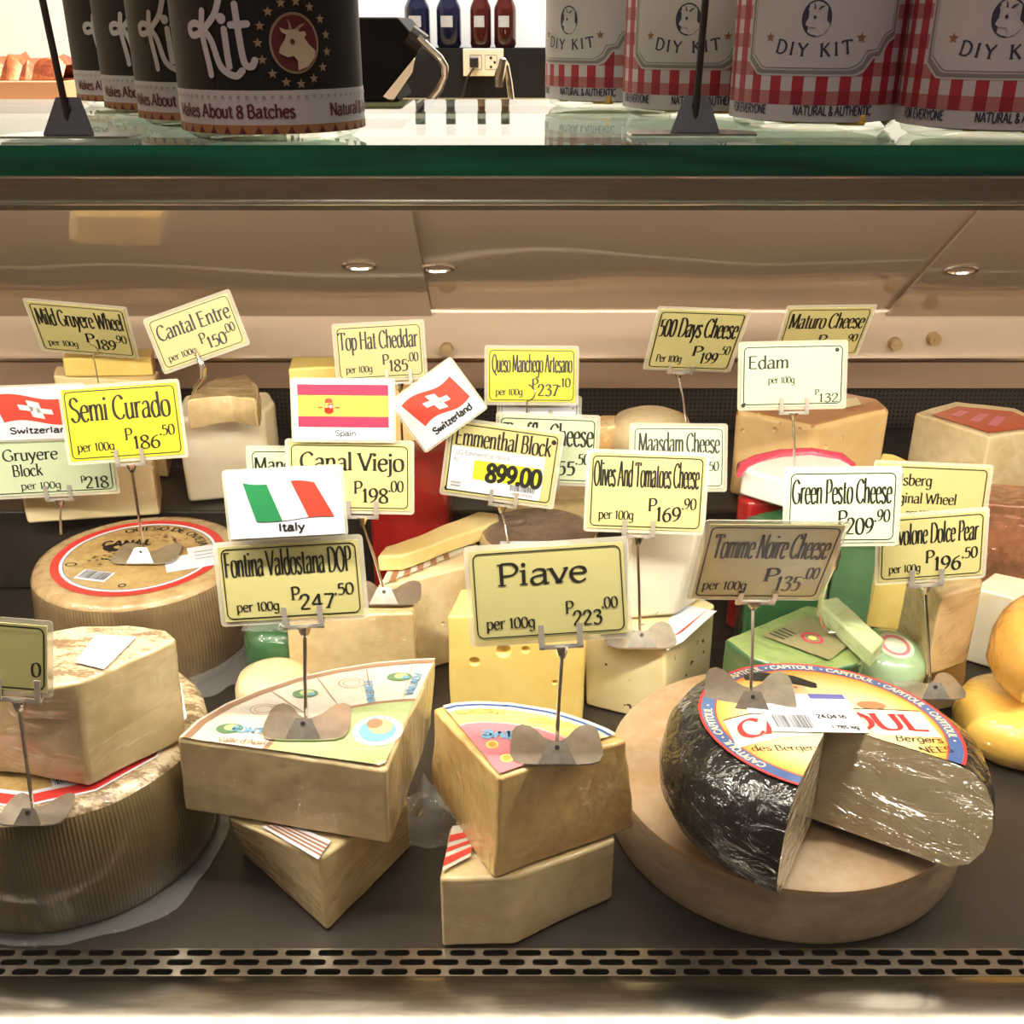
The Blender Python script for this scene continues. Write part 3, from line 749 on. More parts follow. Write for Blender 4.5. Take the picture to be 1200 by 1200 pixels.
# rounded steel front lip
mb = MB(); prof = [(0.5400, 0.0), (0.5375, 0.0012), (0.530, 0.003), (0.515, 0.003), (0.500, 0.001), (0.486, -0.004), (0.478, -0.014), (0.476, -0.05), (0.54, -0.05)]
n_ = len(prof)
L_ = [mb.vert((-W2, y, z)) for y, z in prof]; R_ = [mb.vert((W2, y, z)) for y, z in prof]
for i in range(n_): mb.face((L_[i], L_[(i + 1) % n_], R_[(i + 1) % n_], R_[i]))
mb.face(L_[::-1]); mb.face(R_)
part('front_lip', mb, M['lip_steel'], smooth=30)
# front glass pane
mb = MB(); M4 = Matrix.Rotation(-math.atan2(0.075, 0.52), 3, 'X')
mb.box((0, 0.5275, 0.263), (2 * W2, 0.005, 0.523), 0, M4); part('front_glass', mb, M['glass_pane'], smooth=0)
# glass top shelf
ZS = 0.543
mb = MB(); y0, y1, z0, z1 = 0.59, 0.975, ZS - 0.0155, ZS
i8 = [mb.vert((x, y, z)) for z in (z0, z1) for y in (y0, y1) for x in (-W2, W2)]
for q, m_ in (((0, 2, 3, 1), 0), ((4, 5, 7, 6), 0), ((0, 1, 5, 4), 1), ((2, 6, 7, 3), 0), ((0, 4, 6, 2), 0), ((1, 3, 7, 5), 0)): mb.face([i8[k] for k in q], m_)
part('glass_shelf', mb, [M['shelf_glass'], M['shelf_edge']], smooth=0)
# lamp housing under the shelf: bright front rail, dark rail, lamp tray
mb = MB(); mb.box((0, 0.5995, 0.5265), (2 * W2, 0.010, 0.0016)); mb.box((0, 0.600, 0.5195), (2 * W2, 0.008, 0.0125)); part('shelf_rail', mb, M['steel'], smooth=0)
mb = MB(); mb.box((0, 0.640, 0.5248), (2 * W2, 0.070, 0.003)); mb.box((0, 0.608, 0.5120), (2 * W2, 0.002, 0.010)); mb.box((0, 0.674, 0.519), (2 * W2, 0.002, 0.010)); part('lamp_tray', mb, M['steel'], smooth=0)
mb = MB(); mb.tube([(-0.9, 0.624, 0.5195), (0.9, 0.624, 0.5195)], 0.0035, n=10)
M['tube_glow'], nt, b = new_mat('lamp_tube_glow'); b.inputs['Emission Color'].default_value = (1, 0.9, 0.72, 1); b.inputs['Emission Strength'].default_value = 4
part('lamp_tube', mb, M['tube_glow'])
CASE_LIGHT.parent = case; CASE_LIGHT.location = CASE_LIGHT.location - case.location
for (zz, rr, mm_) in ((0.5268, 0.0016, 'chrome'), (0.5128, 0.0012, 'chrome')):
    mb = MB(); mb.tube([(-W2, 0.5945, zz), (W2, 0.5945, zz)], rr, n=10); part('rail_moulding', mb, M[mm_])
# rear of the case: perforated panel, steel band, door rail, header
YB = 1.372
zb0 = 0.10; zb1 = atY(600, 453, YB - 0.002).z; zb2 = atY(600, 417, YB - 0.01).z; zb3 = atY(600, 396, YB - 0.02).z; zb4 = atY(600, 366, YB - 0.03).z
mb = MB(); mb.box((0, YB + 0.004, (zb0 + zb1) / 2), (2 * W2, 0.008, zb1 - zb0)); part('perforated_panel', mb, M['perforated'], smooth=0)
M['band'] = mat('tan_band', (0.42, 0.28, 0.19), 0.28, 0.2, c2=(0.38, 0.26, 0.18), vs=3)
M['rail'] = mat('tan_rail', (0.64, 0.50, 0.38), 0.22, 0.1)
mb = MB(); mb.box((0, YB - 0.002, (zb1 + zb2) / 2), (2 * W2, 0.02, zb2 - zb1)); part('rear_band', mb, M['band'], bevel=0.0015)
mb = MB(); mb.box((0, YB - 0.008, (zb2 + zb4) / 2), (2 * W2, 0.03, zb4 - zb2 - 0.002)); part('door_rail', mb, M['rail'], bevel=0.002)
mb = MB(); mb.box((0, YB - 0.026, zb2 + 0.002), (2 * W2, 0.014, 0.003)); part('rail_ledge', mb, M['chrome'], smooth=0)
for (u, v) in ((524, 408), (1048, 402), (1093, 396), (243, 408)):
    c = atY(u, v, YB - 0.024)
    mb = MB(); mb.tube([c, c + V(0, -0.012, 0)], [0.0085, 0.0075], n=14); mb.tube([c + V(0, -0.012, 0), c + V(0, -0.0135, 0)], 0.003, n=8)
    part('rail_bumper', mb, M['rind_tan'])
# slanting sliding doors
pA = V(0, YB - 0.022, zb4 + 0.001)
aa = math.radians(36); dirv = V(0, -math.cos(aa), math.sin(aa)); nrm = V(0, -math.sin(aa), -math.cos(aa))
pTop = pA + dirv * 0.385
doors = []
def door(u_l, u_r, lift, label):
    # edges measured where the photo shows them, half way up the pane
    mid = pA + dirv * 0.19
    xl = atY(u_l, 305, mid.y).x; xr = atY(u_r, 305, mid.y).x
    mb = MB(); a = pA + nrm * lift; bq = pTop + nrm * lift
    mb.slab([(xl, a.y, a.z), (xl, bq.y, bq.z), (xr, bq.y, bq.z), (xr, a.y, a.z)], nrm, 0.004)
    d = part('sliding_door', mb, M['door'], smooth=0); d['label'] = label
    return d
d1 = door(-320, 492, 0.008, 'left tan sliding panel'); d2 = door(468, 1112, 0.0, 'middle tan sliding panel'); d3 = door(1104, 1800, 0.008, 'right tan sliding panel')
for d, u, v, lift in ((d1, 421, 310, 0.008), (d2, 513, 313, 0.0), (d2, 1127, 315, 0.0)):
    if u > 1112: d, lift = d3, 0.008
    r_ = ray(u, v); P0 = pA + nrm * lift; t = (P0 - CAM).dot(nrm) / r_.dot(nrm); c = CAM + r_ * t
    mb = MB(); mpd = plane_map(c, (1, 0, 0), dirv, nrm)
    ring = []
    N = 24; prof = [(1.0, 0.0005), (0.96, 0.003), (0.86, 0.003), (0.78, 0.0008)]
    rows_ = [[mb.vert(mpd(0.020 * s * math.cos(2 * PI * k / N), 0.0105 * s * math.sin(2 * PI * k / N), l)) for k in range(N)] for s, l in prof]
    for i in range(len(rows_) - 1):
        for k in range(N): mb.face((rows_[i][k], rows_[i][(k + 1) % N], rows_[i + 1][(k + 1) % N], rows_[i + 1][k]))
    mb.face(rows_[-1], 1)
    part('finger_pull', mb, [M['chrome'], M['band']], parent=d)
mb = MB(); mb.box((0, pTop.y + 0.002, (pTop.z + 0.524) / 2), (2 * W2, 0.012, 0.524 - pTop.z)); part('rear_header', mb, M['rail'], smooth=0)
mb = MB(); mb.box((0, pTop.y - 0.012, pTop.z + 0.004), (2 * W2, 0.02, 0.006)); part('door_track', mb, M['chrome'], smooth=0)
mb = MB(); mb.box((0, (0.69 + pTop.y) / 2, 0.526), (2 * W2, pTop.y - 0.69, 0.002)); part('canopy', mb, M['rail'], smooth=0)
for s_ in (-1, 1):
    mb = MB(); mb.box((s_ * (W2 + 0.006), 0.93, 0.25), (0.008, 0.9, 0.58)); part('end_panel', mb, M['rail'], smooth=0)

# ------------------------------------------------------------------ cheeses
def densify(pts, step, closed=True, smooth_idx=()):
    out = []
    n = len(pts)
    for i in range(n):
        a, b = Vector(pts[i]), Vector(pts[(i + 1) % n])
        k = max(1, int((b - a).length / step))
        for j in range(k): out.append((a + (b - a) * (j / k), i))
    return out

def block(name, label, cat, top, z1, z0, mats, sides=None, topm=0, bevel=0.003, jit=0.0012, bottom=None, px=True, step=0.009, group=None, seed=0.0):
    """a cut piece of cheese standing on its base: outline of the top (picture points at height z1, or metres),
    optional different outline at the bottom, material per side"""
    T = [atZ(u, v, z1).xy for u, v in top] if px else [Vector(p) for p in top]
    if bottom is None: B = [p.copy() for p in T]
    else: B = [atZ(u, v, z0).xy for u, v in bottom] if px else [Vector(p) for p in bottom]
    ar = sum(T[i].x * T[(i + 1) % len(T)].y - T[(i + 1) % len(T)].x * T[i].y for i in range(len(T)))
    n = len(T); order = list(range(n)); sd = list(sides) if sides else [0] * n
    if ar < 0:
        T = T[::-1]; B = B[::-1]; sd = [sd[(n - 2 - i) % n] for i in range(n)]
    TT = []; BB = []; mm = []
    for i in range(n):
        a, b, c, d = T[i], T[(i + 1) % n], B[i], B[(i + 1) % n]
        k = max(1, int((b - a).length / step))
        for j in range(k):
            t = j / k; TT.append(a + (b - a) * t); BB.append(c + (d - c) * t); mm.append(sd[i])
    nz = max(2, int((z1 - z0) / 0.014))
    mb = MB(); rows = []
    for r in range(nz + 1):
        t = r / nz; row = []
        for p, q in zip(TT, BB):
            x = q + (p - q) * t
            z = z0 + (z1 - z0) * t
            nv = noise.noise_vector(V(x.x * 22 + seed, x.y * 22, z * 22)) * jit + noise.noise_vector(V(x.x * 70 + seed, x.y * 70, z * 70)) * jit * 0.45
            if r == 0: nv.z = 0
            row.append(mb.vert((x.x + nv.x, x.y + nv.y, z + (nv.z * 0.6 if r == nz else 0))))
        rows.append(row)
    N = len(TT)
    for r in range(nz):
        for k in range(N):
            mb.face((rows[r][k], rows[r][(k + 1) % N], rows[r + 1][(k + 1) % N], rows[r + 1][k]), mm[k])
    mb.face(rows[0][::-1], 0)
    # top: inner fan so that the bevel and shading stay clean
    mb.face(rows[-1], topm)
    c = sum(TT, Vector((0, 0))) / N
    o = mesh_obj(name, mb, mats, loc=(c.x, c.y, z0), bevel=bevel, seg=3)
    tag(o, label, cat, group)
    o['_top'] = [c.x, c.y, z1]
    del o['_top']
    return o

def child(name, mb, mats, parent, **k):
    """mesh given in scene coordinates, hung under an unrotated parent"""
    o = mesh_obj(name, mb, mats, **k)
    o.parent = parent; o.location = -parent.matrix_basis.translation if parent.parent is None else -(parent.matrix_basis.translation + parent.parent.matrix_basis.translation)
    return o

def sector_map(apex, rim, z):
    """(r, t) -> on a wedge top: r from the tip to the rind, t along the rind"""
    A = atZ(*apex, z); R = [atZ(u, v, z) for u, v in rim]
    def f(r, t, l=0.0):
        x = max(0, min(0.9999, t)) * (len(R) - 1); i = int(x); p = R[i].lerp(R[i + 1], x - i)
        q = A.lerp(p, r); q.z += l; return q
    return f

def band(mb, f, r0, r1, t0, t1, m, l=0.0006, n=24):
    for k in range(n):
        ta, tb = t0 + (t1 - t0) * k / n, t0 + (t1 - t0) * (k + 1) / n
        mb.poly([f(r0, ta, l), f(r1, ta, l), f(r1, tb, l), f(r0, tb, l)], m)

# --- front left: wedge lying under the labelled wedge
o = block('cheese_wedge', 'cream cheese wedge on the deck underneath the wedge with the green and white label', 'cheese',
          [(268, 958), (374, 1006), (478, 942), (470, 915), (300, 915)], 0.062, 0.0, [M['cream_wrap'], M['rind_tan']],
          sides=[0, 0, 0, 1, 0], bottom=[(283, 1000), (384, 1093), (482, 992), (470, 945), (300, 945)], seed=3)
# paper strip on it
mb = MB(); zz = 0.0655
q = [atZ(u, v, 0.0645) for u, v in ((306, 968), (373, 1007), (388, 985), (340, 965))]
mb.poly(q, 0)
f = plane_map(q[1], (q[0] - q[1]).normalized() * -1, (q[2] - q[1]).normalized(), (0, 0, 1))
for k in range(4):
    a = q[0].lerp(q[3], 0.2 + 0.18 * k); b = q[1].lerp(q[2], 0.2 + 0.18 * k)
    n_ = (b - a).cross(V(0, 0, 1)).normalized() * 0.0009
    mb.poly([a + n_ + V(0, 0, .0003), b + n_ + V(0, 0, .0003), b - n_ + V(0, 0, .0003), a - n_ + V(0, 0, .0003)], 1)
child('paper_label', mb, [M['sticker'], M['brown_print']], o, smooth=0)

# --- labelled wedge (green and white label)
ZF = 0.131
rimF = [(207, 866), (228, 846), (262, 826), (300, 810), (345, 795), (390, 785), (440, 777), (485, 773), (511, 772)]
o = block('cheese_wedge', 'large pale wedge with a green and white printed paper top, front left of centre', 'cheese',
          rimF + [(452, 903)], ZF, 0.0655, [M['fontina'], M['rind_tan'], M['cream']], sides=[1] * 8 + [0, 0], topm=2, jit=0.0016,
          bottom=[(216, 950), (236, 930), (268, 906), (305, 888), (349, 872), (393, 860), (440, 850), (482, 848), (503, 874), (457, 990)][:8] + [(506, 850), (458, 990)], seed=1)
FB = o
f = sector_map((450, 900), rimF, ZF)
mb = MB()
band(mb, f, 0.02, 0.985, 0, 1, 0, 0.0020)
band(mb, f, 0.93, 0.968, 0, 1, 1, 0.0024)
band(mb, f, 0.55, 0.575, 0.0, 1, 1, 0.0024)
band(mb, f, 0.04, 0.55, 0.0, 1, 2, 0.0023)
# picture roundel near the tip, cut off by the edge
def pmF(x, y, l=0): return f(y, 0.5 + x / max(y, 0.12), l)
c0 = f(0.30, 0.72); mpr = lambda x, y, l=0: c0 + V(x, y, 0.0026 + l)
def clipd(x, y, R):
    return x, y
disc(mb, mpr, 0, 0, 0.0185, 0, 0.0002, 28)
disc(mb, mpr, 0, 0, 0.0135, 3, 0.0004, 24); disc(mb, mpr, 0.002, 0.004, 0.009, 2, 0.0006, 12); disc(mb, mpr, -0.003, 0.008, 0.006, 1, 0.0007, 10)
def arc_map(c, R, a_mid, inward=1, z=0.0):
    """lettering that runs along an arc, reading outward or inward"""
    def g(x, y, l=0):
        a = a_mid - inward * x / R
        r = R + inward * y
        return V(c.x + r * math.cos(a), c.y + r * math.sin(a), c.z + z + l)
    return g
write(mb, arc_map(c0, 0.0142, PI / 2, 1, 0.0026), 'VALLE', 0, 0, 0.0032, 0.020, 3, centre=True, serif=False, th=0.0006, tv=0.0006, lift=0.0005)
write(mb, arc_map(c0, 0.0142, PI, 1, 0.0026), 'ALPI', 0, 0, 0.0032, 0.018, 3, centre=True, serif=False, th=0.0006, tv=0.0006, lift=0.0005)
# badges and words in the outer ring
for k, t in enumerate((0.12, 0.30, 0.48, 0.66, 0.84)):
    p = f(0.80, t); mm_ = lambda x, y, l=0, p=p: p + V(x, y, 0.0026 + l)
    if k % 2 == 0:
        disc(mb, mm_, 0, 0, 0.010, 4, 0, 18, ry=0.006); disc(mb, mm_, 0.001, 0.001, 0.0055, 2, 0.0002, 12, ry=0.004); disc(mb, mm_, 0.005, -0.001, 0.003, 3, 0.0003, 10, ry=0.002)
    else:
        disc(mb, mm_, 0, 0, 0.0105, 1, 0, 18, ry=0.007, r0=0.0098); disc(mb, mm_, 0, 0, 0.007, 1, 0, 14, ry=0.0045, r0=0.0064)
def along(t, r, rot):
    p = f(r, t); c_, s_ = math.cos(rot), math.sin(rot)
    return lambda x, y, l=0: p + V(x * c_ - y * s_, x * s_ + y * c_, 0.0026 + l)
write(mb, along(0.13, 0.66, -0.12), 'FONTINA', 0, 0, 0.0065, 0.040, 3, centre=True, serif=False, th=0.0016, tv=0.0012)
write(mb, along(0.045, 0.68, -0.12), "Valle d'Aosta", 0, -0.003, 0.005, 0.040, 1, centre=True)
write(mb, along(0.70, 0.68, -1.35), 'FONTINA', 0, 0, 0.006, 0.030, 3, centre=True, serif=False, th=0.0014, tv=0.001)
write(mb, along(0.90, 0.72, -1.75), 'FONTINA', 0, 0, 0.006, 0.030, 3, centre=True, serif=False, th=0.0014, tv=0.001)
for t in (0.4, 0.56, 0.72, 0.88):
    band(mb, f, 0.58, 0.92, t - 0.002, t + 0.002, 1, 0.0025, 1)
M['label_paper'] = mat('label_paper', (0.62, 0.59, 0.52), 0.45, c2=(0.56, 0.51, 0.42), vs=40, coat=0.2)
M['label_green'] = mat('label_green', (0.40, 0.50, 0.25), 0.45, c2=(0.34, 0.43, 0.19), vs=50, coat=0.2)
M['label_brown'] = mat('label_brown', (0.30, 0.18, 0.11), 0.45)
child('paper_label', mb, [M['label_paper'], M['label_brown'], M['label_green'], M['sky_print'], M['green_mid']], o, smooth=0)
# --- crumpled film between the two front wedges
def crumple(name, label, cen, sx, sy, h, seed, parent=None, cat='plastic film'):
    mb = MB(); n = 12; ids = []
    for j in range(n + 1):
        row = []
        for i in range(n + 1):
            x, y = i / n * 2 - 1, j / n * 2 - 1; r = max(abs(x), abs(y))
            nv = noise.noise(V(x * 2.7 + seed, y * 2.7, seed)); n2 = noise.noise(V(x * 6 + seed, y * 6, seed * 2))
            z = max(0, (1 - r ** 2) * h * 0.6 + (nv + 0.5 * n2) * h * 0.75) * (0.25 + 0.75 * (1 - r)) + 0.0008
            row.append(mb.vert(Vector(cen) + V(x * sx * (1 + 0.2 * n2), y * sy * (1 + 0.2 * nv), z)))
        ids.append(row)
    for j in range(n):
        for i in range(n): mb.face((ids[j][i], ids[j][i + 1], ids[j + 1][i + 1], ids[j + 1][i]))
    if parent: return child(name, mb, M['wrap_crumple'], parent, smooth=-12)
    return tag(mesh_obj(name, mb, M['wrap_crumple'], loc=cen, smooth=-12), label, cat)

# --- front centre: lower wedge with red printed top
o = block('cheese_wedge', 'pale wedge on the deck with a red printed edge, beneath the golden wedge in front', 'cheese',
          [(515, 1030), (600, 1030), (721, 985), (716, 945), (640, 925), (528, 968)], 0.0595, 0.0, [M['cream_wrap'], M['rind_tan']],
          sides=[0, 0, 0, 1, 1, 0], bottom=[(517, 1110), (602, 1108), (718, 1053), (712, 1010), (640, 990), (530, 1040)], seed=5)
mb = MB(); q = [atZ(u, v, 0.0625) for u, v in ((518, 1021), (552, 1003), (556, 965), (530, 968))]
mb.poly(q, 0)
for a, b in ((0.1, 0.28), (0.4, 0.5), (0.62, 0.78)):
    mb.poly([q[0].lerp(q[3], a) + V(0, 0, .0004), q[1].lerp(q[2], a) + V(0, 0, .0004), q[1].lerp(q[2], b) + V(0, 0, .0004), q[0].lerp(q[3], b) + V(0, 0, .0004)], 1)
child('paper_label', mb, [M['label_paper'], M['flag_red']], o, smooth=0)
crumple('plastic_film', 'crumpled clear plastic film between the two front wedges', atZ(505, 965, 0.0) + V(0, 0, 0.0005), 0.030, 0.030, 0.045, 2.3)

# --- golden wedge with the pink and yellow printed top
ZP = 0.149
rimP = [(508, 830), (530, 824), (560, 822), (600, 824), (650, 832), (690, 845), (715, 855), (735, 866)]
o = block('cheese_wedge', 'golden yellow wedge with a pink and yellow printed top at the front centre', 'cheese',
          rimP + [(585, 912)], ZP, 0.061, [M['piave'], M['rind_tan'], M['piave']], sides=[1] * 7 + [0, 0], topm=2, jit=0.002,
          bottom=[(505, 916), (530, 905), (560, 900), (600, 902), (650, 910), (690, 925), (718, 938), (745, 970), (578, 1031)], seed=2)
f = sector_map((585, 910), rimP, ZP)
mb = MB()
M['label_pink'] = mat('label_pink', (0.66, 0.20, 0.24), 0.42, coat=0.2); M['label_yellow'] = mat('label_yellow', (0.80, 0.62, 0.18), 0.42, coat=0.2)
L1 = 0.0022
band(mb, f, 0.0, 0.97, 0.06, 0.94, 0, L1); band(mb, f, 0.68, 0.86, 0.06, 0.94, 1, L1 + 0.0003); band(mb, f, 0.0, 0.66, 0.06, 0.94, 2, L1 + 0.0003)
band(mb, f, 0.905, 0.93, 0.06, 0.94, 3, L1 + 0.0003, 30)
def alongP(t, r, rot, l=L1 + 0.0006):
    p = f(r, t); c_, s_ = math.cos(rot), math.sin(rot)
    return lambda x, y, lf=0: p + V(x * c_ - y * s_, x * s_ + y * c_, l + lf)
write(mb, alongP(0.45, 0.50, PI - 0.05), 'Piave', 0, -0.004, 0.011, 0.038, 4, centre=True, serif=False, th=0.0034, tv=0.003)
write(mb, alongP(0.28, 0.80, PI + 0.05), 'Mezzano', 0, -0.003, 0.0065, 0.036, 5, centre=True, serif=False, th=0.0012, tv=0.001)
write(mb, alongP(0.62, 0.78, PI - 0.2), 'Formaggio', 0, -0.003, 0.006, 0.036, 5, centre=True, serif=False, th=0.0012, tv=0.001)
for t, r in ((0.3, 0.36), (0.5, 0.2)):
    mm_ = alongP(t, r, 0); disc(mb, mm_, 0, 0, 0.0045, 1, 0.0, 14); disc(mb, mm_, 0, 0, 0.0028, 6, 0.0003, 12)
mm_ = alongP(0.78, 0.3, 0.5); rect(mb, mm_, -0.008, -0.004, 0.004, 0.002, 4, 0.0)
child('paper_label', mb, [M['label_paper'], M['label_yellow'], M['label_pink'], M['blue_print'], M['sky_print'], M['gold_print'], M['amber_wrap']], o, smooth=0)
PIAVE = o

# --- lower left wheel with red and white angular label
zc_ = 0.108
prof = [(0, zc_), (0.098, zc_), (0.104, zc_ - 0.0015), (0.1085, zc_ - 0.006), (0.111, zc_ - 0.02), (0.113, 0.055), (0.111, 0.018), (0.108, 0.005), (0.103, 0.0), (0, 0.0)]
cL = V(-0.350, 0.682, 0)
mb = MB(); mb.lathe(prof, n=90, ms=[1, 1, 1, 0, 0, 0, 0, 0, 0], jit=0.0012)
o = mesh_obj('cheese_round', mb, [M['wheel_rind'], M['rind_gold'] if 'rind_gold' in M else M['mottled']], smooth=50); o.location = cL
tag(o, 'whole brown ribbed cheese wheel with red angular label, front left corner', 'cheese')
mb = MB(); N = 12
mpz = plane_map((0, 0, zc_), (1, 0, 0), (0, 1, 0), (0, 0, 1))
def ngon_ring(r0, r1, m, l):
    for k in range(N):
        a, b = 2 * PI * k / N + 0.1, 2 * PI * (k + 1) / N + 0.1
        mb.poly([mpz(r * math.cos(t), r * math.sin(t), l) for r, t in ((r0, a), (r1, a), (r1, b), (r0, b))], m)
M['label_gold'] = mat('label_gold', (0.52, 0.37, 0.15), 0.4, c2=(0.38, 0.24, 0.08), vs=50, wrap=dict(strength=0.35, scale=14, stretch=(1, 3, 1)))
mb.poly([mpz(0.09 * math.cos(2 * PI * k / N + 0.1), 0.09 * math.sin(2 * PI * k / N + 0.1), 0.0005) for k in range(N)], 0)
ngon_ring(0.084, 0.0945, 1, 0.0006); ngon_ring(0.080, 0.084, 2, 0.0007); ngon_ring(0.0945, 0.0965, 2, 0.0006)
# barcode panel
a0 = -1.25
def rotm(r, a): 
    c_ = V(r * math.cos(a), r * math.sin(a), zc_)
    ex = V(-math.sin(a), math.cos(a), 0); ey = V(-math.cos(a), -math.sin(a), 0)
    return plane_map(c_, ex, ey, (0, 0, 1))
mq = rotm(0.072, -1.05); rect(mb, mq, -0.016, -0.006, 0.016, 0.010, 2, 0.0008); barcode(mb, mq, -0.014, -0.004, 0.014, 0.009, 3, 0.001)
mq = rotm(0.070, -0.55); rect(mb, mq, -0.024, -0.005, 0.018, 0.004, 2, 0.0009)
for k in range(2): rect(mb, mq, -0.022, -0.002 + 0.003 * k, 0.012, -0.001 + 0.003 * k, 3, 0.0011)
disc(mb, rotm(0.062, -0.83), 0, 0, 0.0035, 3, 0.0008, 14, r0=0.0024)
child('printed_label', mb, [M['label_gold'], M['red_print'], M['sticker'], M['ink']], o, smooth=0)
bpy.data.objects[-1] if False else None
for ch in o.children: ch.location = (0, 0, 0)
# loose film skirt under it
mb = MB(); n_ = 24; A_ = []
for k in range(n_ + 1):
    a = -2.3 + 2.6 * k / n_; w_ = 0.006 + 0.005 * noise.noise(V(k * 0.5, 2, 0)) + (0.012 * max(0, 1 - abs(a + 0.75) / 0.5))
    A_.append((mb.vert((0.105 * math.cos(a), 0.105 * math.sin(a), 0.0035)), mb.vert(((0.112 + w_) * math.cos(a), (0.112 + w_) * math.sin(a), 0.0015 + 0.004 * abs(noise.noise(V(k * .9, 0, 0)))))))
for k in range(n_): mb.face((A_[k][0], A_[k][1], A_[k + 1][1], A_[k + 1][0]))
s_ = mesh_obj('wrap_skirt', mb, M['wrap_crumple'], parent=o, smooth=-30)

# --- wrapped block resting on that wheel
o = block('cheese_block', 'film wrapped cream cheese block with mottled top, at the left edge in front', 'cheese',
          [(-30, 775), (40, 742), (95, 732), (150, 731), (195, 738), (208, 747), (96, 800), (30, 812)], 0.200, 0.1105,
          [M['cream_wrap'], M['mottled']], sides=[0] * 8, topm=1,
          bottom=[(-30, 905), (40, 862), (95, 850), (150, 848), (198, 850), (219, 866), (103, 924), (34, 908)], seed=8, bevel=0.004, jit=0.002)
mb = MB(); q = [atZ(u, v, 0.2022) for u, v in ((88, 776), (122, 784), (160, 746), (112, 744))]
f_ = lambda x, y, l=0: q[0].lerp(q[1], x).lerp(q[3].lerp(q[2], x), y) + V(0, 0, l)
rect(mb, f_, 0, 0, 1, 1, 0, 0)
for k in range(5): rect(mb, f_, 0.1, 0.15 + 0.15 * k, 0.85, 0.19 + 0.15 * k, 1, 0.0003)
child('price_sticker', mb, [M['sticker'], M['grey_print']], o, smooth=0)

# --- brown wheel with round gold and red label (left, second row)
h1 = 0.107; R1 = 0.105
c1 = atZ(163, 652, h1); c1.z = 0
prof = [(0, h1), (R1 - 0.010, h1), (R1 - 0.004, h1 - 0.0015), (R1 - 0.001, h1 - 0.006), (R1, h1 - 0.02), (R1 + 0.003, 0.05), (R1, 0.012), (R1 - 0.004, 0.003), (R1 - 0.01, 0), (0, 0)]
M['rind_gold'] = mat('rind_gold', (0.50, 0.36, 0.18), 0.42, c2=(0.32, 0.20, 0.085), vs=18, wrap=FILM)
mb = MB(); mb.lathe(prof, n=110, ms=[1, 1, 1, 0, 0, 0, 0, 0, 0], jit=0.0007, seed=4)
o = mesh_obj('cheese_round', mb, [M['manchego_rind'], M['rind_gold']], smooth=50); o.location = c1
tag(o, 'brown ribbed cheese wheel with red ringed gold round label, left second row', 'cheese')
mb = MB(); mpz = plane_map((0, 0, h1), (1, 0, 0), (0, 1, 0), (0, 0, 1))
disc(mb, mpz, 0, 0, 0.085, 0, 0.0006, 64)
disc(mb, mpz, 0, 0, 0.085, 1, 0.0009, 64, r0=0.0765); disc(mb, mpz, 0, 0, 0.0765, 2, 0.0009, 64, r0=0.0735); disc(mb, mpz, 0, 0, 0.0735, 4, 0.0009, 64, r0=0.0727)
z0_ = V(0, 0, h1 + 0.0010)
write(mb, arc_map(z0_, 0.060, PI / 2 - 0.35, 1), 'QUESO DE OVEJA', 0, 0, 0.0085, 0.105, 3, centre=True, th=0.0019)
write(mb, plane_map((-0.020, 0.022, h1 + 0.0010), (1, 0.12, 0), (-0.12, 1, 0), (0, 0, 1)), 'CANAL', 0, 0, 0.013, 0.05, 3, centre=True, th=0.003, tv=0.0022)
disc(mb, mpz, -0.030, 0.018, 0.013, 3, 0.0011, 20, ry=0.009); disc(mb, mpz, -0.026, 0.019, 0.006, 0, 0.0013, 14, ry=0.004)
rnd = random.Random(3)
for k in range(26):
    x, y = -0.028 + rnd.gauss(0, 0.010), -0.004 + rnd.gauss(0, 0.007); disc(mb, mpz, x, y, 0.0016 + rnd.random() * 0.001, 3, 0.0011, 7, ry=0.001)
for k in range(40):
    a = rnd.uniform(0.3, 1.9); r = 0.045 + rnd.gauss(0, 0.004); disc(mb, mpz, r * math.cos(a), r * math.sin(a), 0.002, 5, 0.0011, 7, ry=0.0013)
mq = plane_map((-0.030, -0.044, h1), (0.96, -0.25, 0), (0.25, 0.96, 0), (0, 0, 1)); rect(mb, mq, -0.017, -0.010, 0.017, 0.010, 2, 0.0011); barcode(mb, mq, -0.015, -0.007, 0.015, 0.009, 3, 0.0014)
disc(mb, mpz, -0.062, -0.020, 0.006, 3, 0.0011, 14, ry=0.004, r0=0.0045); disc(mb, mpz, 0.004, -0.064, 0.004, 3, 0.0011, 12, r0=0.0025)
write(mb, plane_map((-0.03, 0.045, h1 + 0.0010), (1, 0.1, 0), (-0.1, 1, 0), (0, 0, 1)), 'VIEJO', 0, 0, 0.005, 0.026, 5, centre=True)
lb = child('printed_label', mb, [M['label_gold'], M['red_print'], M['sticker'], M['ink'], M['blue_print'], M['brown_print']], o, smooth=0); lb.location = (0, 0, 0)
mb = MB(); mq = plane_map((0.066, 0.004, h1 + 0.0014), (0.93, 0.36, 0), (-0.36, 0.93, 0), (0, 0, 1))
rect(mb, mq, -0.040, -0.030, 0.026, 0.004, 0, 0.0); rect(mb, mq, -0.016, -0.018, 0.030, 0.018, 0, 0.0004)
for k in range(3): rect(mb, mq, -0.010, -0.012 + 0.008 * k, 0.020, -0.010 + 0.008 * k, 1, 0.0007)
s2 = child('price_sticker', mb, [M['sticker'], M['grey_print']], o, smooth=0); s2.location = (0, 0, 0)
mb = MB(); n_ = 26; A_ = []
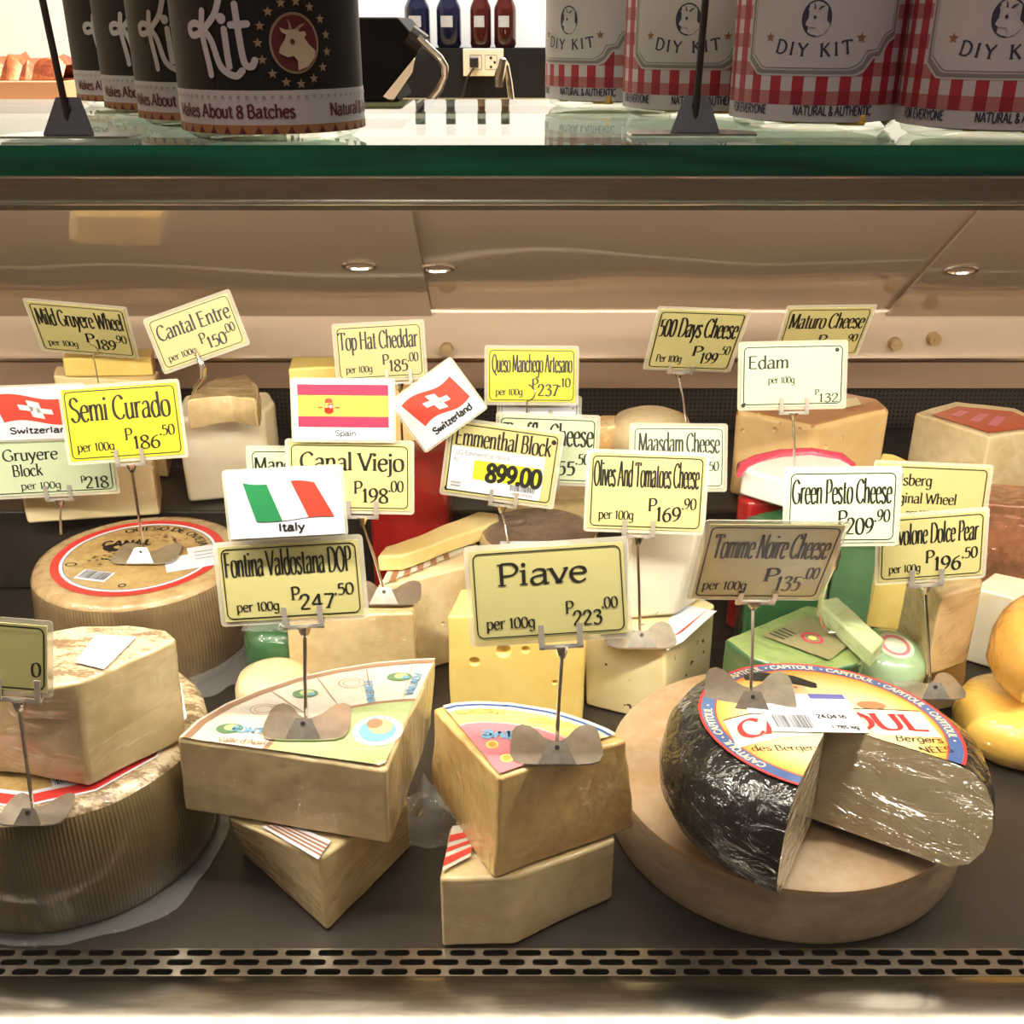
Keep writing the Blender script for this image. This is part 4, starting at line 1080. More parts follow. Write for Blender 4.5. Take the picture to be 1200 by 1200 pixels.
for k in range(n_ + 1):
    a = -1.5 + 1.9 * k / n_; w_ = 0.010 + 0.02 * math.sin(PI * k / n_) + 0.006 * noise.noise(V(k * 0.5, 7, 0))
    A_.append([mb.vert(((R1 + 0.001) * math.cos(a), (R1 + 0.001) * math.sin(a), 0.016)), mb.vert(((R1 + w_ * 0.5) * math.cos(a), (R1 + w_ * 0.5) * math.sin(a), 0.012 + 0.003 * noise.noise(V(k, 0, 1)))), mb.vert(((R1 + w_) * math.cos(a), (R1 + w_) * math.sin(a), 0.006))])
for k in range(n_):
    for j in range(2): mb.face((A_[k][j], A_[k][j + 1], A_[k + 1][j + 1], A_[k + 1][j]))
mesh_obj('wrap_skirt', mb, M['wrap_crumple'], parent=o, smooth=-30)

# --- pale wheel lying under the black wheel
cD = V(0, 0, 0)
pd = atZ(921, 985, 0.0); cD = V(pd.x, 0.707, 0.0002)
RD = 0.141
prof = [(0, 0.052), (RD - 0.003, 0.052), (RD - 0.0005, 0.0505), (RD, 0.047), (RD + 0.001, 0.025), (RD, 0.004), (RD - 0.002, 0.0), (0, 0)]
mb = MB(); mb.lathe(prof, n=100, ms=[1, 1, 1, 0, 0, 0, 0], jit=0.0008, seed=9)
o = mesh_obj('cheese_round', mb, [M['pale_rind'], M['crust_orange']], smooth=45); o.location = cD
tag(o, 'pale beige low cheese wheel lying underneath the black waxed wheel', 'cheese')

# --- black waxed wheel with a cut out wedge
RB = 0.117; HB = 0.080
prof = [(0, HB), (RB - 0.034, HB), (RB - 0.022, HB - 0.002), (RB - 0.010, HB - 0.009), (RB - 0.003, HB - 0.022), (RB, HB - 0.040), (RB - 0.002, 0.022), (RB - 0.009, 0.008), (RB - 0.020, 0.001), (RB - 0.03, 0.0), (0, 0)]
A0, A1 = math.radians(-32), math.radians(-118) + 2 * PI
cB = V(0.2225, 0.624, 0.0660)
rotB = (math.radians(-5.5), math.radians(3.0), 0)
e = empty('cheese_round', cB, 'black waxed cheese wheel with colourful round label and a wedge cut out', 'cheese', rot=rotB)
mb = MB(); mb.lathe(prof, a0=A0, a1=A1, n=96, cap=1, jit=0.0014, seed=2)
# bulge: none. black rind wrinkles come from the film
mesh_obj('body', mb, [M['wax_black'], M['tomme_cut']], parent=e, smooth=35)
mb = MB(); RL = 0.0925
zt_ = HB + 0.0006
def arcband(r0, r1, m, l, n=90):
    for k in range(n):
        a, b = A0 + (A1 - A0) * k / n, A0 + (A1 - A0) * (k + 1) / n
        mb.poly([(r * math.cos(t), r * math.sin(t), zt_ + l) for r, t in ((r0, a), (r1, a), (r1, b), (r0, b))], m)
def sunburst():
    m, nt, b = new_mat('label_sunburst'); b.inputs['Roughness'].default_value = 0.35; b.inputs['Coat Weight'].default_value = 0.4
    tc = nd(nt, 'ShaderNodeTexCoord'); ln = nd(nt, 'ShaderNodeVectorMath', operation='LENGTH'); mpx = nd(nt, 'ShaderNodeMapping'); mpx.inputs['Scale'].default_value = (1, 1, 0); nt.links.new(tc.outputs['Object'], mpx.inputs[0]); nt.links.new(mpx.outputs[0], ln.inputs[0])
    # distance from the printed centre
    r = nd(nt, 'ShaderNodeValToRGB'); el = r.color_ramp.elements
    el[0].position = 0.0; el[0].color = (0.72, 0.64, 0.42, 1); el[1].position = 1.0; el[1].color = (0.55, 0.06, 0.02, 1)
    e1 = el.new(0.62); e1.color = (0.72, 0.58, 0.29, 1); e2 = el.new(0.82); e2.color = (0.80, 0.36, 0.07, 1)
    mr = nd(nt, 'ShaderNodeMath', operation='MULTIPLY'); mr.inputs[1].default_value = 1 / 0.092
    nt.links.new(ln.outputs['Value'], mr.inputs[0]); nt.links.new(mr.outputs[0], r.inputs[0]); nt.links.new(r.outputs[0], b.inputs['Base Color'])
    return m
M['sunburst'] = sunburst()
M['label_blue'] = mat('label_blue', (0.05, 0.10, 0.26), 0.35, coat=0.4)
M['cream_print'] = mat('cream_print', (0.80, 0.70, 0.42), 0.4)
M['red_letter'] = mat('red_letter', (0.60, 0.02, 0.03), 0.35)
M['skin_print'] = mat('portrait_print', (0.70, 0.42, 0.22), 0.45)
arcband(0.0, RL - 0.0115, 0, 0.0); arcband(RL - 0.0115, RL - 0.0022, 1, 0.0001); arcband(RL - 0.0022, RL, 2, 0.0001); arcband(RL - 0.0125, RL - 0.0115, 2, 0.0002)
C0 = V(0, 0, zt_)
for k in range(11):
    a = math.radians(90 + 33) - k * math.radians(30)
    if math.radians(-99) < (a if a < PI else a - 2 * PI) < math.radians(-30): pass
    aa_ = a % (2 * PI)
    lo_, hi_ = (A1 % (2 * PI)), (A0 % (2 * PI))
    if lo_ - 0.24 < aa_ < hi_ + 0.24: continue
    write(mb, arc_map(C0, RL - 0.0095, a, 1), 'CAPITOUL', 0, 0, 0.0056, 0.036, 3, centre=True, th=0.0011, tv=0.0007, lift=0.0004)
    disc(mb, arc_map(C0, RL - 0.0068, a - math.radians(15), 1), 0, 0, 0.0010, 3, 0.0004, 8)
# name banner, drawn as the print lies: rising to the right
br = math.radians(4); bx, by = V(math.cos(br), math.sin(br), 0), V(-math.sin(br), math.cos(br), 0)
mpb = plane_map((0, 0.004, zt_), bx, by, (0, 0, 1))
def ban(x0, x1, ya, yb, m, l): mb.poly([mpb(x0, ya(x0), l), mpb(x1, ya(x1), l), mpb(x1, yb(x1), l), mpb(x0, yb(x0), l)], m)
yl = lambda x: -0.020 + 3.2 * x * x * (1 if x < 0 else 0.2) * -1; yu = lambda x: 0.016 - 3.2 * x * x * (1 if x < 0 else 0.2)
for k in range(16):
    xa, xb = -0.077 + 0.152 * k / 16, -0.077 + 0.152 * (k + 1) / 16
    if xa > 0.0 or True:
        # left of the tip the banner runs on; the cut begins below the centre
        ya_ = max(yl(xa), -0.0200 if not (-0.01 < xa < 0.05) else -0.0200)
        ban(xa, xb, yl, yu, 4, 0.0004)
        ban(xa, xb, lambda x: yu(x) + 0.0010, lambda x: yu(x) + 0.0018, 5, 0.0004)
bmap = lambda x, y, l=0: mpb(x, y + (-3.2 * x * x if x < 0 else -0.6 * x * x), l)
write(mb, bmap, 'CAPITOUL', 0.0, -0.012, 0.022, 0.140, 6, centre=True, th=0.0048, tv=0.0020, lift=0.0007)
# only what is outside the cut may stay: drop print that falls into the missing wedge
def in_cut(p):
    a = math.atan2(p.y, p.x); return math.radians(-118.5) < a < math.radians(-31.5)
keep = [i for i, fc in enumerate(mb.f) if not any(in_cut(mb.v[j]) for j in fc) or i < 4 * 90]
mb.f = [mb.f[i] for i in keep]; mb.m = [mb.m[i] for i in keep]
write(mb, plane_map((0.058, -0.021, zt_), (0.99, -0.02, 0), (0.02, 0.99, 0), (0, 0, 1)), 'Bergers', 0, 0, 0.0075, 0.034, 5, centre=True, serif=False, th=0.0012, tv=0.0008, slant=0.15)
keepn = len(mb.f)
write(mb, plane_map((0.066, -0.034, zt_), (0.99, 0.10, 0), (-0.10, 0.99, 0), (0, 0, 1)), 'N\u00c9ES', 0, 0, 0.0070, 0.024, 5, centre=True, th=0.0013)
write(mb, plane_map((-0.040, -0.040, zt_), (0.97, 0.10, 0), (-0.10, 0.97, 0), (0, 0, 1)), 'des Bergers', 0, 0, 0.0070, 0.050, 5, centre=True, serif=False, th=0.0010)
keep = [i for i, fc in enumerate(mb.f) if i < 4 * 90 or not any(in_cut(mb.v[j]) for j in fc)]
mb.f = [mb.f[i] for i in keep]; mb.m = [mb.m[i] for i in keep]
# portrait with beret
mpp = plane_map((-0.020, 0.046, zt_), (1, 0, 0), (0, 1, 0), (0, 0, 1))
mb.poly([mpp(x, y, 0.0005) for x, y in ((-0.013, -0.014), (0.016, -0.014), (0.018, 0.0), (0.014, 0.016), (-0.012, 0.018), (-0.016, 0.004))], 7)
mb.poly([mpp(x, y, 0.0008) for x, y in ((-0.028, 0.014), (0.0, 0.012), (0.026, 0.006), (0.027, 0.013), (0.012, 0.024), (-0.012, 0.027), (-0.027, 0.022))], 8)
for (x, y, r) in ((-0.003, 0.006, 0.0018), (0.009, 0.005, 0.0018), (0.004, -0.004, 0.0024)): disc(mb, mpp, x, y, r, 9, 0.0008, 8)
mb.poly([mpp(x, y, 0.0008) for x, y in ((-0.006, -0.012), (0.011, -0.012), (0.009, -0.008), (-0.004, -0.008))], 9)
disc(mb, plane_map((0.040, 0.029, zt_), (1, 0, 0), (0, 1, 0), (0, 0, 1)), 0, 0, 0.011, 9, 0.0005, 12, ry=0.006)
mesh_obj('round_label', mb, [M['sunburst'], M['label_blue'], M['red_print'], M['cream_print'], M['label_paper'], M['ink'], M['red_letter'], M['skin_print'], M['black'], M['brown_print']], parent=e, smooth=0)
# white price sticker over the label
mb = MB(); sr = math.radians(3); mq = plane_map((-0.006, 0.016, zt_ + 0.0012), (math.cos(sr), math.sin(sr), 0), (-math.sin(sr), math.cos(sr), 0), (0, 0, 1))
rect(mb, mq, -0.050, -0.006, 0.030, 0.024, 0, 0); rect(mb, mq, -0.040, -0.031, 0.030, -0.006, 0, 0.0001)
rect(mb, mq, -0.048, -0.002, 0.000, 0.022, 1, 0.0003); rect(mb, mq, 0.002, 0.017, 0.029, 0.024, 2, 0.0003)
for k in range(4): rect(mb, mq, -0.046, 0.002 + 0.005 * k, -0.008, 0.0032 + 0.005 * k, 3, 0.0005)
for k in range(3): rect(mb, mq, 0.004, 0.000 + 0.005 * k, 0.026, 0.0012 + 0.005 * k, 1, 0.0005)
barcode(mb, mq, -0.036, -0.026, -0.008, -0.008, 4, 0.0004, 26)
write(mb, mq, '24.04.16', -0.002, -0.012, 0.0058, 0.022, 4, serif=False, th=0.0010, tv=0.0010, lift=0.0004)
rect(mb, mq, -0.001, -0.018, 0.018, -0.0165, 3, 0.0004)
write(mb, mq, '1.785 kg', 0.004, -0.026, 0.0045, 0.020, 4, serif=False, th=0.0009, tv=0.0009, lift=0.0004)
M['sticker_blue'] = mat('sticker_blue', (0.58, 0.66, 0.80), 0.4); M['sticker_navy'] = mat('sticker_navy', (0.10, 0.10, 0.32), 0.4)
mesh_obj('price_sticker', mb, [M['sticker'], M['sticker_blue'], M['sticker_navy'], M['grey_print'], M['ink']], parent=e, smooth=0)

# ------------------------------------------------------------------ second row
# square olive and herb piece with speckled white piece on top
o = block('cheese_block', 'speckled yellow olive cheese block behind the golden wedge', 'cheese',
          [(683, 742), (779, 760), (838, 708), (800, 688), (735, 696)], 0.083, 0.0, [M['olive_cheese'], M['rind_tan']], sides=[0, 0, 0, 0, 0],
          bottom=[(686, 826), (780, 850), (832, 798), (795, 775), (735, 785)], seed=11)
mb = MB(); q = [atZ(u, v, 0.0852) for u, v in ((782, 762), (800, 752), (840, 716), (800, 708), (772, 740))]
mb.poly(q, 0); q2 = [p.lerp(q[3], 0.25) + V(0, 0, .0004) for p in q]; mb.poly([q2[0], q2[1], q2[2]], 1)
child('paper_label', mb, [M['sticker'], M['flag_red']], o, smooth=0)
o = block('cheese_block', 'white speckled cheese piece standing on the yellow olive cheese block', 'cheese',
          [(738, 615), (822, 612), (828, 588), (790, 570), (735, 575)], 0.187, 0.0855, [M['speck_white'], M['yellow_cheese']],
          bottom=[(735, 727), (792, 722), (826, 700), (790, 672), (735, 680)], seed=12, bevel=0.006)
# emmental block with big eyes behind the central card
o = block('cheese_block', 'yellow holed cheese block behind the golden wedge and its price sign', 'cheese',
          [(524, 722), (686, 722), (690, 690), (540, 690)], 0.118, 0.0, [M['yellow_cheese']], seed=13)
def eye(o, u, v, r, Y): return (atY(u, v, Y) - o.location, r)
yf = atZ(600, 760, 0.07).y
def front_pt(o, u, v):
    # hit point of the picture ray on the block
    bpy.context.view_layer.update()
    dg = bpy.context.evaluated_depsgraph_get()
    mw = o.matrix_world.inverted(); r_ = ray(u, v).normalized()
    ok, loc, nn, idx = o.ray_cast(mw @ CAM, r_, depsgraph=dg)
    return loc if ok else None
def carve_px(o, L):
    sp_ = []
    for (u, v, r) in L:
        p = front_pt(o, u, v)
        if p is not None: sp_.append((p + ray(u, v).normalized() * -r * 0.15, r))
    if sp_: carve(o, sp_)
carve_px(o, [(556, 776, 0.0055), (590, 764, 0.0075), (616, 762, 0.0045), (650, 800, 0.003)])
# long wedge with a slice on top
o = block('cheese_wedge', 'pale wedge with paper top carrying a loose slice, centre second row', 'cheese',
          [(440, 690), (545, 664), (560, 636), (530, 622), (470, 648)], 0.108, 0.0, [M['cream'], M['cream'], M['white_cheese']], sides=[0, 0, 0, 0, 0], seed=14)
carve_px(o, [(519, 731, 0.0022), (500, 700, 0.0012)])
mb = MB(); q = [atZ(u, v, 0.1102) for u, v in ((446, 686), (540, 648), (552, 638), (530, 626), (460, 656))]
mb.poly(q, 0)
for k in range(5):
    a, b = q[0].lerp(q[1], 0.1 + 0.17 * k), q[4].lerp(q[3], 0.1 + 0.17 * k)
    mb.poly([a + V(0, 0, .0004), a + V(0.006, 0.001, .0004), b + V(0.006, 0.001, .0004), b + V(0, 0, .0004)], 1)
child('paper_label', mb, [M['label_paper'], M['brown_print']], o, smooth=0)
sl = block('cheese_slice', 'long pale yellow cheese slice lying on top of the wedge with paper label', 'cheese',
          [(443, 652), (452, 640), (560, 600), (584, 602), (585, 610), (470, 652)], 0.1275, 0.1113, [M['yellow_cheese']],
          seed=15, bevel=0.0025, jit=0.0025)
sl.data.materials[0] = mat('cheese_slice_yellow', (0.84, 0.70, 0.34), 0.35, c2=(0.78, 0.60, 0.20), vs=12, sss=0.15, coat=0.3)
# block behind the green-labelled wedge, with film
o = block('cheese_block', 'pale pinkish cheese block with a few pin holes behind the green-labelled wedge', 'cheese',
          [(334, 722), (485, 718), (488, 688), (350, 690)], 0.108, 0.0, [M['cream_wrap']], seed=16)
# small round cheese and dark wrapped one
def wheel(name, label, c, r, h, m, rot=(0, 0, 0), rnd_=0.006, m2=None, n=56, cat='cheese'):
    prof = [(0, h), (r - rnd_, h), (r - rnd_ * 0.3, h - rnd_ * 0.3), (r, h - rnd_), (r + 0.001, h / 2), (r, rnd_), (r - rnd_ * 0.3, rnd_ * 0.3), (r - rnd_, 0), (0, 0)]
    mb = MB(); mb.lathe(prof, n=n, ms=[1 if m2 else 0, 1 if m2 else 0, 0, 0, 0, 0, 0, 0], jit=0.0006)
    o = mesh_obj(name, mb, [m] + ([m2] if m2 else []), smooth=50); o.location = c; o.rotation_euler = rot
    return tag(o, label, cat)
p = atZ(311, 790, 0.072); wheel('cheese_round', 'small plain pale round cheese between the brown wheel and green-labelled wedge', V(p.x + 0.005, p.y + 0.005, 0), 0.034, 0.072, M['cream'], rnd_=0.014)
p = atZ(318, 745, 0.085); ow = wheel('cheese_round', 'small dark waxed round under loose film beside the brown ribbed wheel', V(p.x, p.y + 0.03, 0), 0.033, 0.085, M['green_dark'], rnd_=0.015)
crumple('plastic_film', 'loose clear film crumpled on the small dark waxed round', V(p.x, p.y + 0.03, 0.0855), 0.030, 0.026, 0.030, 5.1)

# dark-rinded round in film, behind the central card
p = atZ(632, 622, 0.128)
o = wheel('cheese_round', 'cream round with dark brown top under film behind the central card', V(p.x, p.y + 0.012, 0), 0.062, 0.126, M['cream_wrap'], m2=mat('dark_crust', (0.10, 0.06, 0.04), 0.4, c2=(0.2, 0.13, 0.09), vs=30, wrap=dict(strength=1.0, scale=40)), rnd_=0.012)
mb = MB(); rect(mb, plane_map((0, 0, 0.1266), (1, 0, 0), (0, 1, 0), (0, 0, 1)), -0.04, -0.056, 0.03, -0.034, 0, 0.0003)
mesh_obj('paper_label', mb, [M['sticker']], parent=o, smooth=0)
o = block('cheese_block', 'pale straw cheese block behind the olive and tomato sign', 'cheese',
          [(590, 582), (702, 582), (702, 568), (598, 568)], 0.134, 0.0, [M['cream']], seed=17)
# red wax block
o = block('cheese_block', 'glossy red waxed cheese block below the tilted Swiss flag card', 'cheese',
          [(428, 530), (524, 530), (530, 514), (440, 514)], 0.196, 0.0, [M['red_wax']], seed=18, bevel=0.006)

# green pesto group
o = block('cheese_wedge', 'green herb cheese wedge with pale green cut face behind the black wheel', 'cheese',
          [(848, 748), (880, 772), (930, 784), (980, 784), (1010, 777), (1016, 758), (990, 718), (945, 708)], 0.094, 0.0535,
          [M['green_pale'], M['green_dark'], M['green_cheese']], sides=[1, 1, 1, 1, 0, 0, 0, 0], topm=2,
          seed=19, bevel=0.004)
mb = MB()
q = [atZ(u, v, 0.0962) for u, v in ((885, 744), (975, 776), (1000, 756), (950, 718))]
f_ = lambda x, y, l=0: q[0].lerp(q[1], x).lerp(q[3].lerp(q[2], x), y) + V(0, 0, l)
rect(mb, f_, 0.05, 0.05, 0.95, 0.92, 0, 0)
disc(mb, f_, 0.5, 0.5, 0.16, 1, 0.0003, 18, r0=0.12); disc(mb, f_, 0.5, 0.5, 0.06, 2, 0.0004, 12)
for k in range(4): rect(mb, f_, 0.08, 0.14 + 0.08 * k, 0.3, 0.17 + 0.08 * k, 3, 0.0003)
M['label_olive'] = mat('label_olive', (0.26, 0.24, 0.12), 0.35, c2=(0.20, 0.18, 0.08), vs=30, coat=0.6)
child('paper_label', mb, [M['label_olive'], M['flag_crimson'], M['label_yellow'], M['ink']], o, smooth=0)
top_g = o
# leaning slab of pale green cheese on the wedge
o = block('cheese_slice', 'pale green cheese slab leaning on top of the green herb wedge', 'cheese',
          [(958, 704), (980, 698), (1038, 748), (1022, 764)], 0.114, 0.0965, [M['green_cheese']], seed=20, bevel=0.003)
o.data.materials[0] = mat('cheese_light_green', (0.50, 0.60, 0.34), 0.35, c2=(0.40, 0.50, 0.25), vs=10, sss=0.1, wrap=FILM)
pz = atZ(1040, 752, 0.06)
o = wheel('cheese_round', 'tilted pale green round cheese in film right of the herb wedge', V(0.342, 0.852, 0.0095), 0.034, 0.078, M['green_pale'], rot=(0.22, 0.10, 0), rnd_=0.016)
mb = MB(); mpz = plane_map((0, 0, 0.0784), (1, 0, 0), (0, 1, 0), (0, 0, 1)); disc(mb, mpz, 0.0, 0, 0.017, 0, 0.0003, 30); disc(mb, mpz, 0, 0, 0.0135, 1, 0.0006, 30, r0=0.010)
mesh_obj('paper_label', mb, [mat('label_mint', (0.66, 0.74, 0.56), 0.4, coat=0.6), M['label_pink']], parent=o, smooth=0)
o = block('cheese_block', 'dark green herb cheese block standing under the pesto price sign', 'cheese',
          [(985, 602), (1036, 602), (1040, 588), (985, 588)], 0.150, 0.0, [M['green_mid']], seed=21)
o = block('cheese_wedge', 'green cut cheese with white rim left of the pesto price sign', 'cheese',
          [(872, 604), (930, 590), (982, 606), (975, 640), (880, 640)], 0.150, 0.0, [M['green_dark'], M['green_pale']], sides=[1, 1, 1, 0, 0], topm=0, seed=22, bevel=0.006)
o = block('cheese_block', 'small dark red waxed cheese behind the green cut cheese', 'cheese',
          [(862, 578), (900, 562), (930, 562), (930, 580), (880, 588)], 0.158, 0.0, [M['red_wax']], seed=23, bevel=0.008)
# edam wedge resting across them
o = block('cheese_wedge', 'white cheese wedge with bright pink red wax rind below the Edam sign', 'cheese',
          [(868, 548), (885, 540), (915, 533), (950, 531), (985, 537), (1000, 545), (992, 560), (930, 566)], 0.190, 0.160, [M['white_cheese'], M['pink_wax']],
          sides=[1, 1, 1, 1, 1, 0, 0, 0], topm=0, seed=24, bevel=0.004)
o.data.materials[0] = mat('cheese_edam_white', (0.88, 0.84, 0.78), 0.35, sss=0.1, coat=0.5)

pts_ = [atZ(u, v, 0.1895) for u, v in ((866, 556), (870, 547), (885, 540), (915, 533), (950, 531), (985, 537), (1000, 545))]
mb = MB(); mb.tube(pts_, [0.003] + [0.0062] * 5 + [0.003], n=10); rd = child('wax_rind', mb, M['pink_wax'], o, smooth=60)
# right hand pieces
o = block('cheese_block', 'pale lower cheese block under the pear provolone piece', 'cheese',
          [(1085, 778), (1133, 770), (1132, 740), (1085, 745)], 0.062, 0.0, [M['provolone']], bottom=[(1080, 838), (1128, 828), (1132, 800), (1080, 800)], seed=25)
o = block('cheese_block', 'film wrapped tan cheese block below the pear provolone sign', 'cheese',
          [(1103, 700), (1152, 684), (1150, 655), (1066, 652)], 0.146, 0.0628, [M['provolone']],
          seed=26)
o = block('cheese_wedge', 'yellow wedge of cheese tipped up behind the original wheel sign', 'cheese',
          [(1022, 560), (1112, 568), (1110, 560), (1048, 532), (1034, 530)], 0.176, 0.0, [M['orange_cheese'], M['yellow_cheese']], sides=[1, 1, 1, 1, 0], topm=1, seed=27, bevel=0.003)
o = block('cheese_wedge', 'tan wedge with a red printed top at the right edge of the back row', 'cheese',
          [(1072, 484), (1160, 512), (1235, 500), (1190, 478), (1120, 470)], 0.182, 0.1015, [M['cream'], M['rind_tan']], sides=[0, 0, 1, 1, 1], seed=28)
mb = MB(); q = [atZ(u, v, 0.1842) for u, v in ((1092, 486), (1160, 507), (1225, 499), (1186, 482), (1122, 476))]
mb.poly(q, 0)
f_ = lambda x, y, l=0: q[0].lerp(q[1], x).lerp(q[4].lerp(q[3], x), y) + V(0, 0, l)
for x in (0.2, 0.55, 0.85): rect(mb, f_, x, 0.25, x + 0.16, 0.7, 1, 0.0004)
child('paper_label', mb, [mat('label_redorange', (0.55, 0.08, 0.02), 0.35, coat=0.5), M['label_pink']], o, smooth=0)
o = block('cheese_block', 'white cheese block corner at the right edge, behind the amber round', 'cheese',
          [(1140, 688), (1230, 712), (1240, 688), (1165, 670)], 0.085, 0.0, [M['white_cheese']], seed=29)
o = block('cheese_block', 'dark brown wrapped piece at the right edge in the third row', 'cheese',
          [(1150, 590), (1230, 596), (1230, 570), (1155, 566)], 0.14, 0.0, [mat('brown_crust', (0.22, 0.10, 0.05), 0.4, c2=(0.5, 0.2, 0.1), vs=20, wrap=FILM)], seed=30)
# amber rounds at far right
p = atZ(1208, 842, 0.05)
o = wheel('cheese_round', 'orange yellow round beneath the amber wrapped round at the right edge', V(p.x + 0.010, p.y + 0.035, 0), 0.056, 0.046, M['orange_cheese'], rnd_=0.016)
p = atZ(1218, 775, 0.09)
cA = V(p.x + 0.018, p.y + 0.012, 0.053)
e = empty('cheese_round', cA, 'amber film wrapped round with yellow cut face at the right edge', 'cheese', rot=(0.10, 0.12, 0))
r, h = 0.060, 0.080
prof = [(0, h), (r * 0.55, h), (r * 0.82, h * 0.93), (r * 0.96, h * 0.75), (r, h * 0.5), (r * 0.95, h * 0.22), (r * 0.8, h * 0.06), (r * 0.5, 0), (0, 0)]
mb = MB(); mb.lathe(prof, a0=math.radians(-62), a1=math.radians(298 - 78), n=44, cap=1, jit=0.001)
mesh_obj('body', mb, [M['amber_wrap'], M['yellow_cheese']], parent=e, smooth=60)

# ------------------------------------------------------------------ back row on the step
ZB = 0.1015
o = block('cheese_wedge', 'big tan half wheel with small holes and an orange rind, back right', 'cheese',
          [(862, 480), (956, 499), (1044, 478), (1030, 466), (990, 459), (940, 457), (895, 462), (870, 470)], 0.206, ZB, [M['maasdam'], M['maasdam_rind'], M['maasdam_rind']],
          sides=[0, 0, 1, 1, 1, 1, 1, 1], topm=2, seed=31, bevel=0.007)
carve_px(o, [(871, 505, 0.003), (908, 504, 0.0035), (915, 497, 0.002), (937, 503, 0.0025), (987, 513, 0.0025), (968, 524, 0.003), (889, 485, 0.002)])
mb = MB(); q = [atZ(u, v, 0.2085) for u, v in ((990, 478), (1010, 474), (1004, 466), (984, 468))]; mb.poly(q, 0); child('paper_label', mb, [M['cream_print']], o, smooth=0)
p = atZ(768, 500, 0.19)
o = wheel('cheese_round', 'pale domed round cheese behind the Maasdam sign on the rear step', V(p.x, max(p.y, 1.16), ZB), 0.048, 0.095, M['cream'], rnd_=0.022)
o = block('cheese_block', 'orange marbled cheese chunk left of the domed round on the rear step', 'cheese',
          [(700, 500), (738, 498), (738, 486), (704, 486)], 0.185, ZB, [mat('marbled_orange', (0.70, 0.42, 0.16), 0.4, c2=(0.84, 0.68, 0.38), vs=26, bump=0.2, lo=0.45, hi=0.6)], seed=32)
o = block('cheese_block', 'tall yellow cheddar block behind the Spanish flag card', 'cheese',
          [(337, 432), (396, 430), (398, 418), (342, 418)], 0.255, ZB, [M['orange_cheese'], M['yellow_cheese']], topm=1, seed=33)
o.data.materials[0] = M['yellow_cheese']
o = block('cheese_block', 'orange yellow cheddar block right below the Top Hat sign', 'cheese',
          [(402, 452), (487, 448), (489, 436), (404, 438)], 0.236, ZB, [mat('marbled_yellow', (0.86, 0.56, 0.14), 0.4, c2=(0.80, 0.64, 0.34), vs=16, bump=0.2)], seed=34)
o = block('cheese_block', 'large white cheese block below the Cantal sign at the rear left', 'cheese',
          [(206, 490), (308, 482), (322, 470), (316, 458), (215, 462)], 0.205, ZB, [M['white_cheese']], seed=35, bevel=0.006)
WB = o
o = block('cheese_wedge', 'yellowish crusty cheese end lying on the large white block', 'cheese',
          [(216, 470), (270, 462), (300, 470), (303, 450), (286, 437), (250, 442)], 0.240, 0.208, [M['cream_wrap'], M['rind_gold']], topm=1, jit=0.006, seed=36, bevel=0.007)
o = block('cheese_block', 'white cheese block behind the gold labelled brown wheel', 'cheese',
          [(20, 555), (180, 545), (182, 522), (25, 526)], 0.162, ZB, [M['white_cheese'], M['rind_tan']], sides=[0, 1, 0, 0], seed=37, bevel=0.004)
o.data.materials[0] = mat('cheese_white_rind', (0.84, 0.74, 0.48), 0.45, c2=(0.76, 0.62, 0.34), vs=7, sss=0.1)
o = block('cheese_block', 'pale cheese slab under the mild wheel sign at the rear left', 'cheese',
          [(62, 440), (182, 448), (186, 434), (66, 428)], 0.222, ZB, [M['white_cheese'], M['maasdam_rind']], sides=[0, 1, 0, 0], seed=38)
o.data.materials[0] = mat('cheese_pale_slab', (0.84, 0.72, 0.42), 0.4, c2=(0.8, 0.66, 0.34), vs=9, sss=0.1)
o = block('cheese_block', 'flat yellow cheese slab on top of the pale slab at the rear left', 'cheese',
          [(72, 420), (178, 418), (180, 408), (76, 408)], 0.246, 0.2228, [M['yellow_cheese'], M['maasdam_rind']], sides=[0, 1, 0, 0], seed=39)
p = atZ(30, 450, 0.2)
o = wheel('cheese_round', 'small tan round cheese at the far left of the rear step', V(p.x - 0.006, 1.2, ZB), 0.036, 0.095, M['maasdam'], rnd_=0.02)

# ------------------------------------------------------------------ price signs
def flag_italy(mb, f, W, H):
    # waving tricolour: columns of a rippling strip
    def fy(x, top):
        wv = 0.045 * math.sin(x * 5.2 + 0.6)
        return (0.86 - 0.08 * x - wv * 0.9) if top else (0.26 - 0.0 * x - wv * 0.5)
    for k in range(24):
        xa, xb = k / 24, (k + 1) / 24
        m = 2 if k < 8 else (3 if k < 16 else 4)
        def X(x, top): return (0.15 + 0.62 * x) if top else (0.24 + 0.68 * x)
        mb.poly([f(X(xa, 0) * W, fy(xa, 0) * H, .0004), f(X(xb, 0) * W, fy(xb, 0) * H, .0004), f(X(xb, 1) * W, fy(xb, 1) * H, .0004), f(X(xa, 1) * W, fy(xa, 1) * H, .0004)], m)
    write(mb, f, 'Italy', W * 0.54, H * 0.09, H * 0.115, W * 0.23, 1, serif=False, th=H * 0.028, tv=H * 0.026, centre=True)

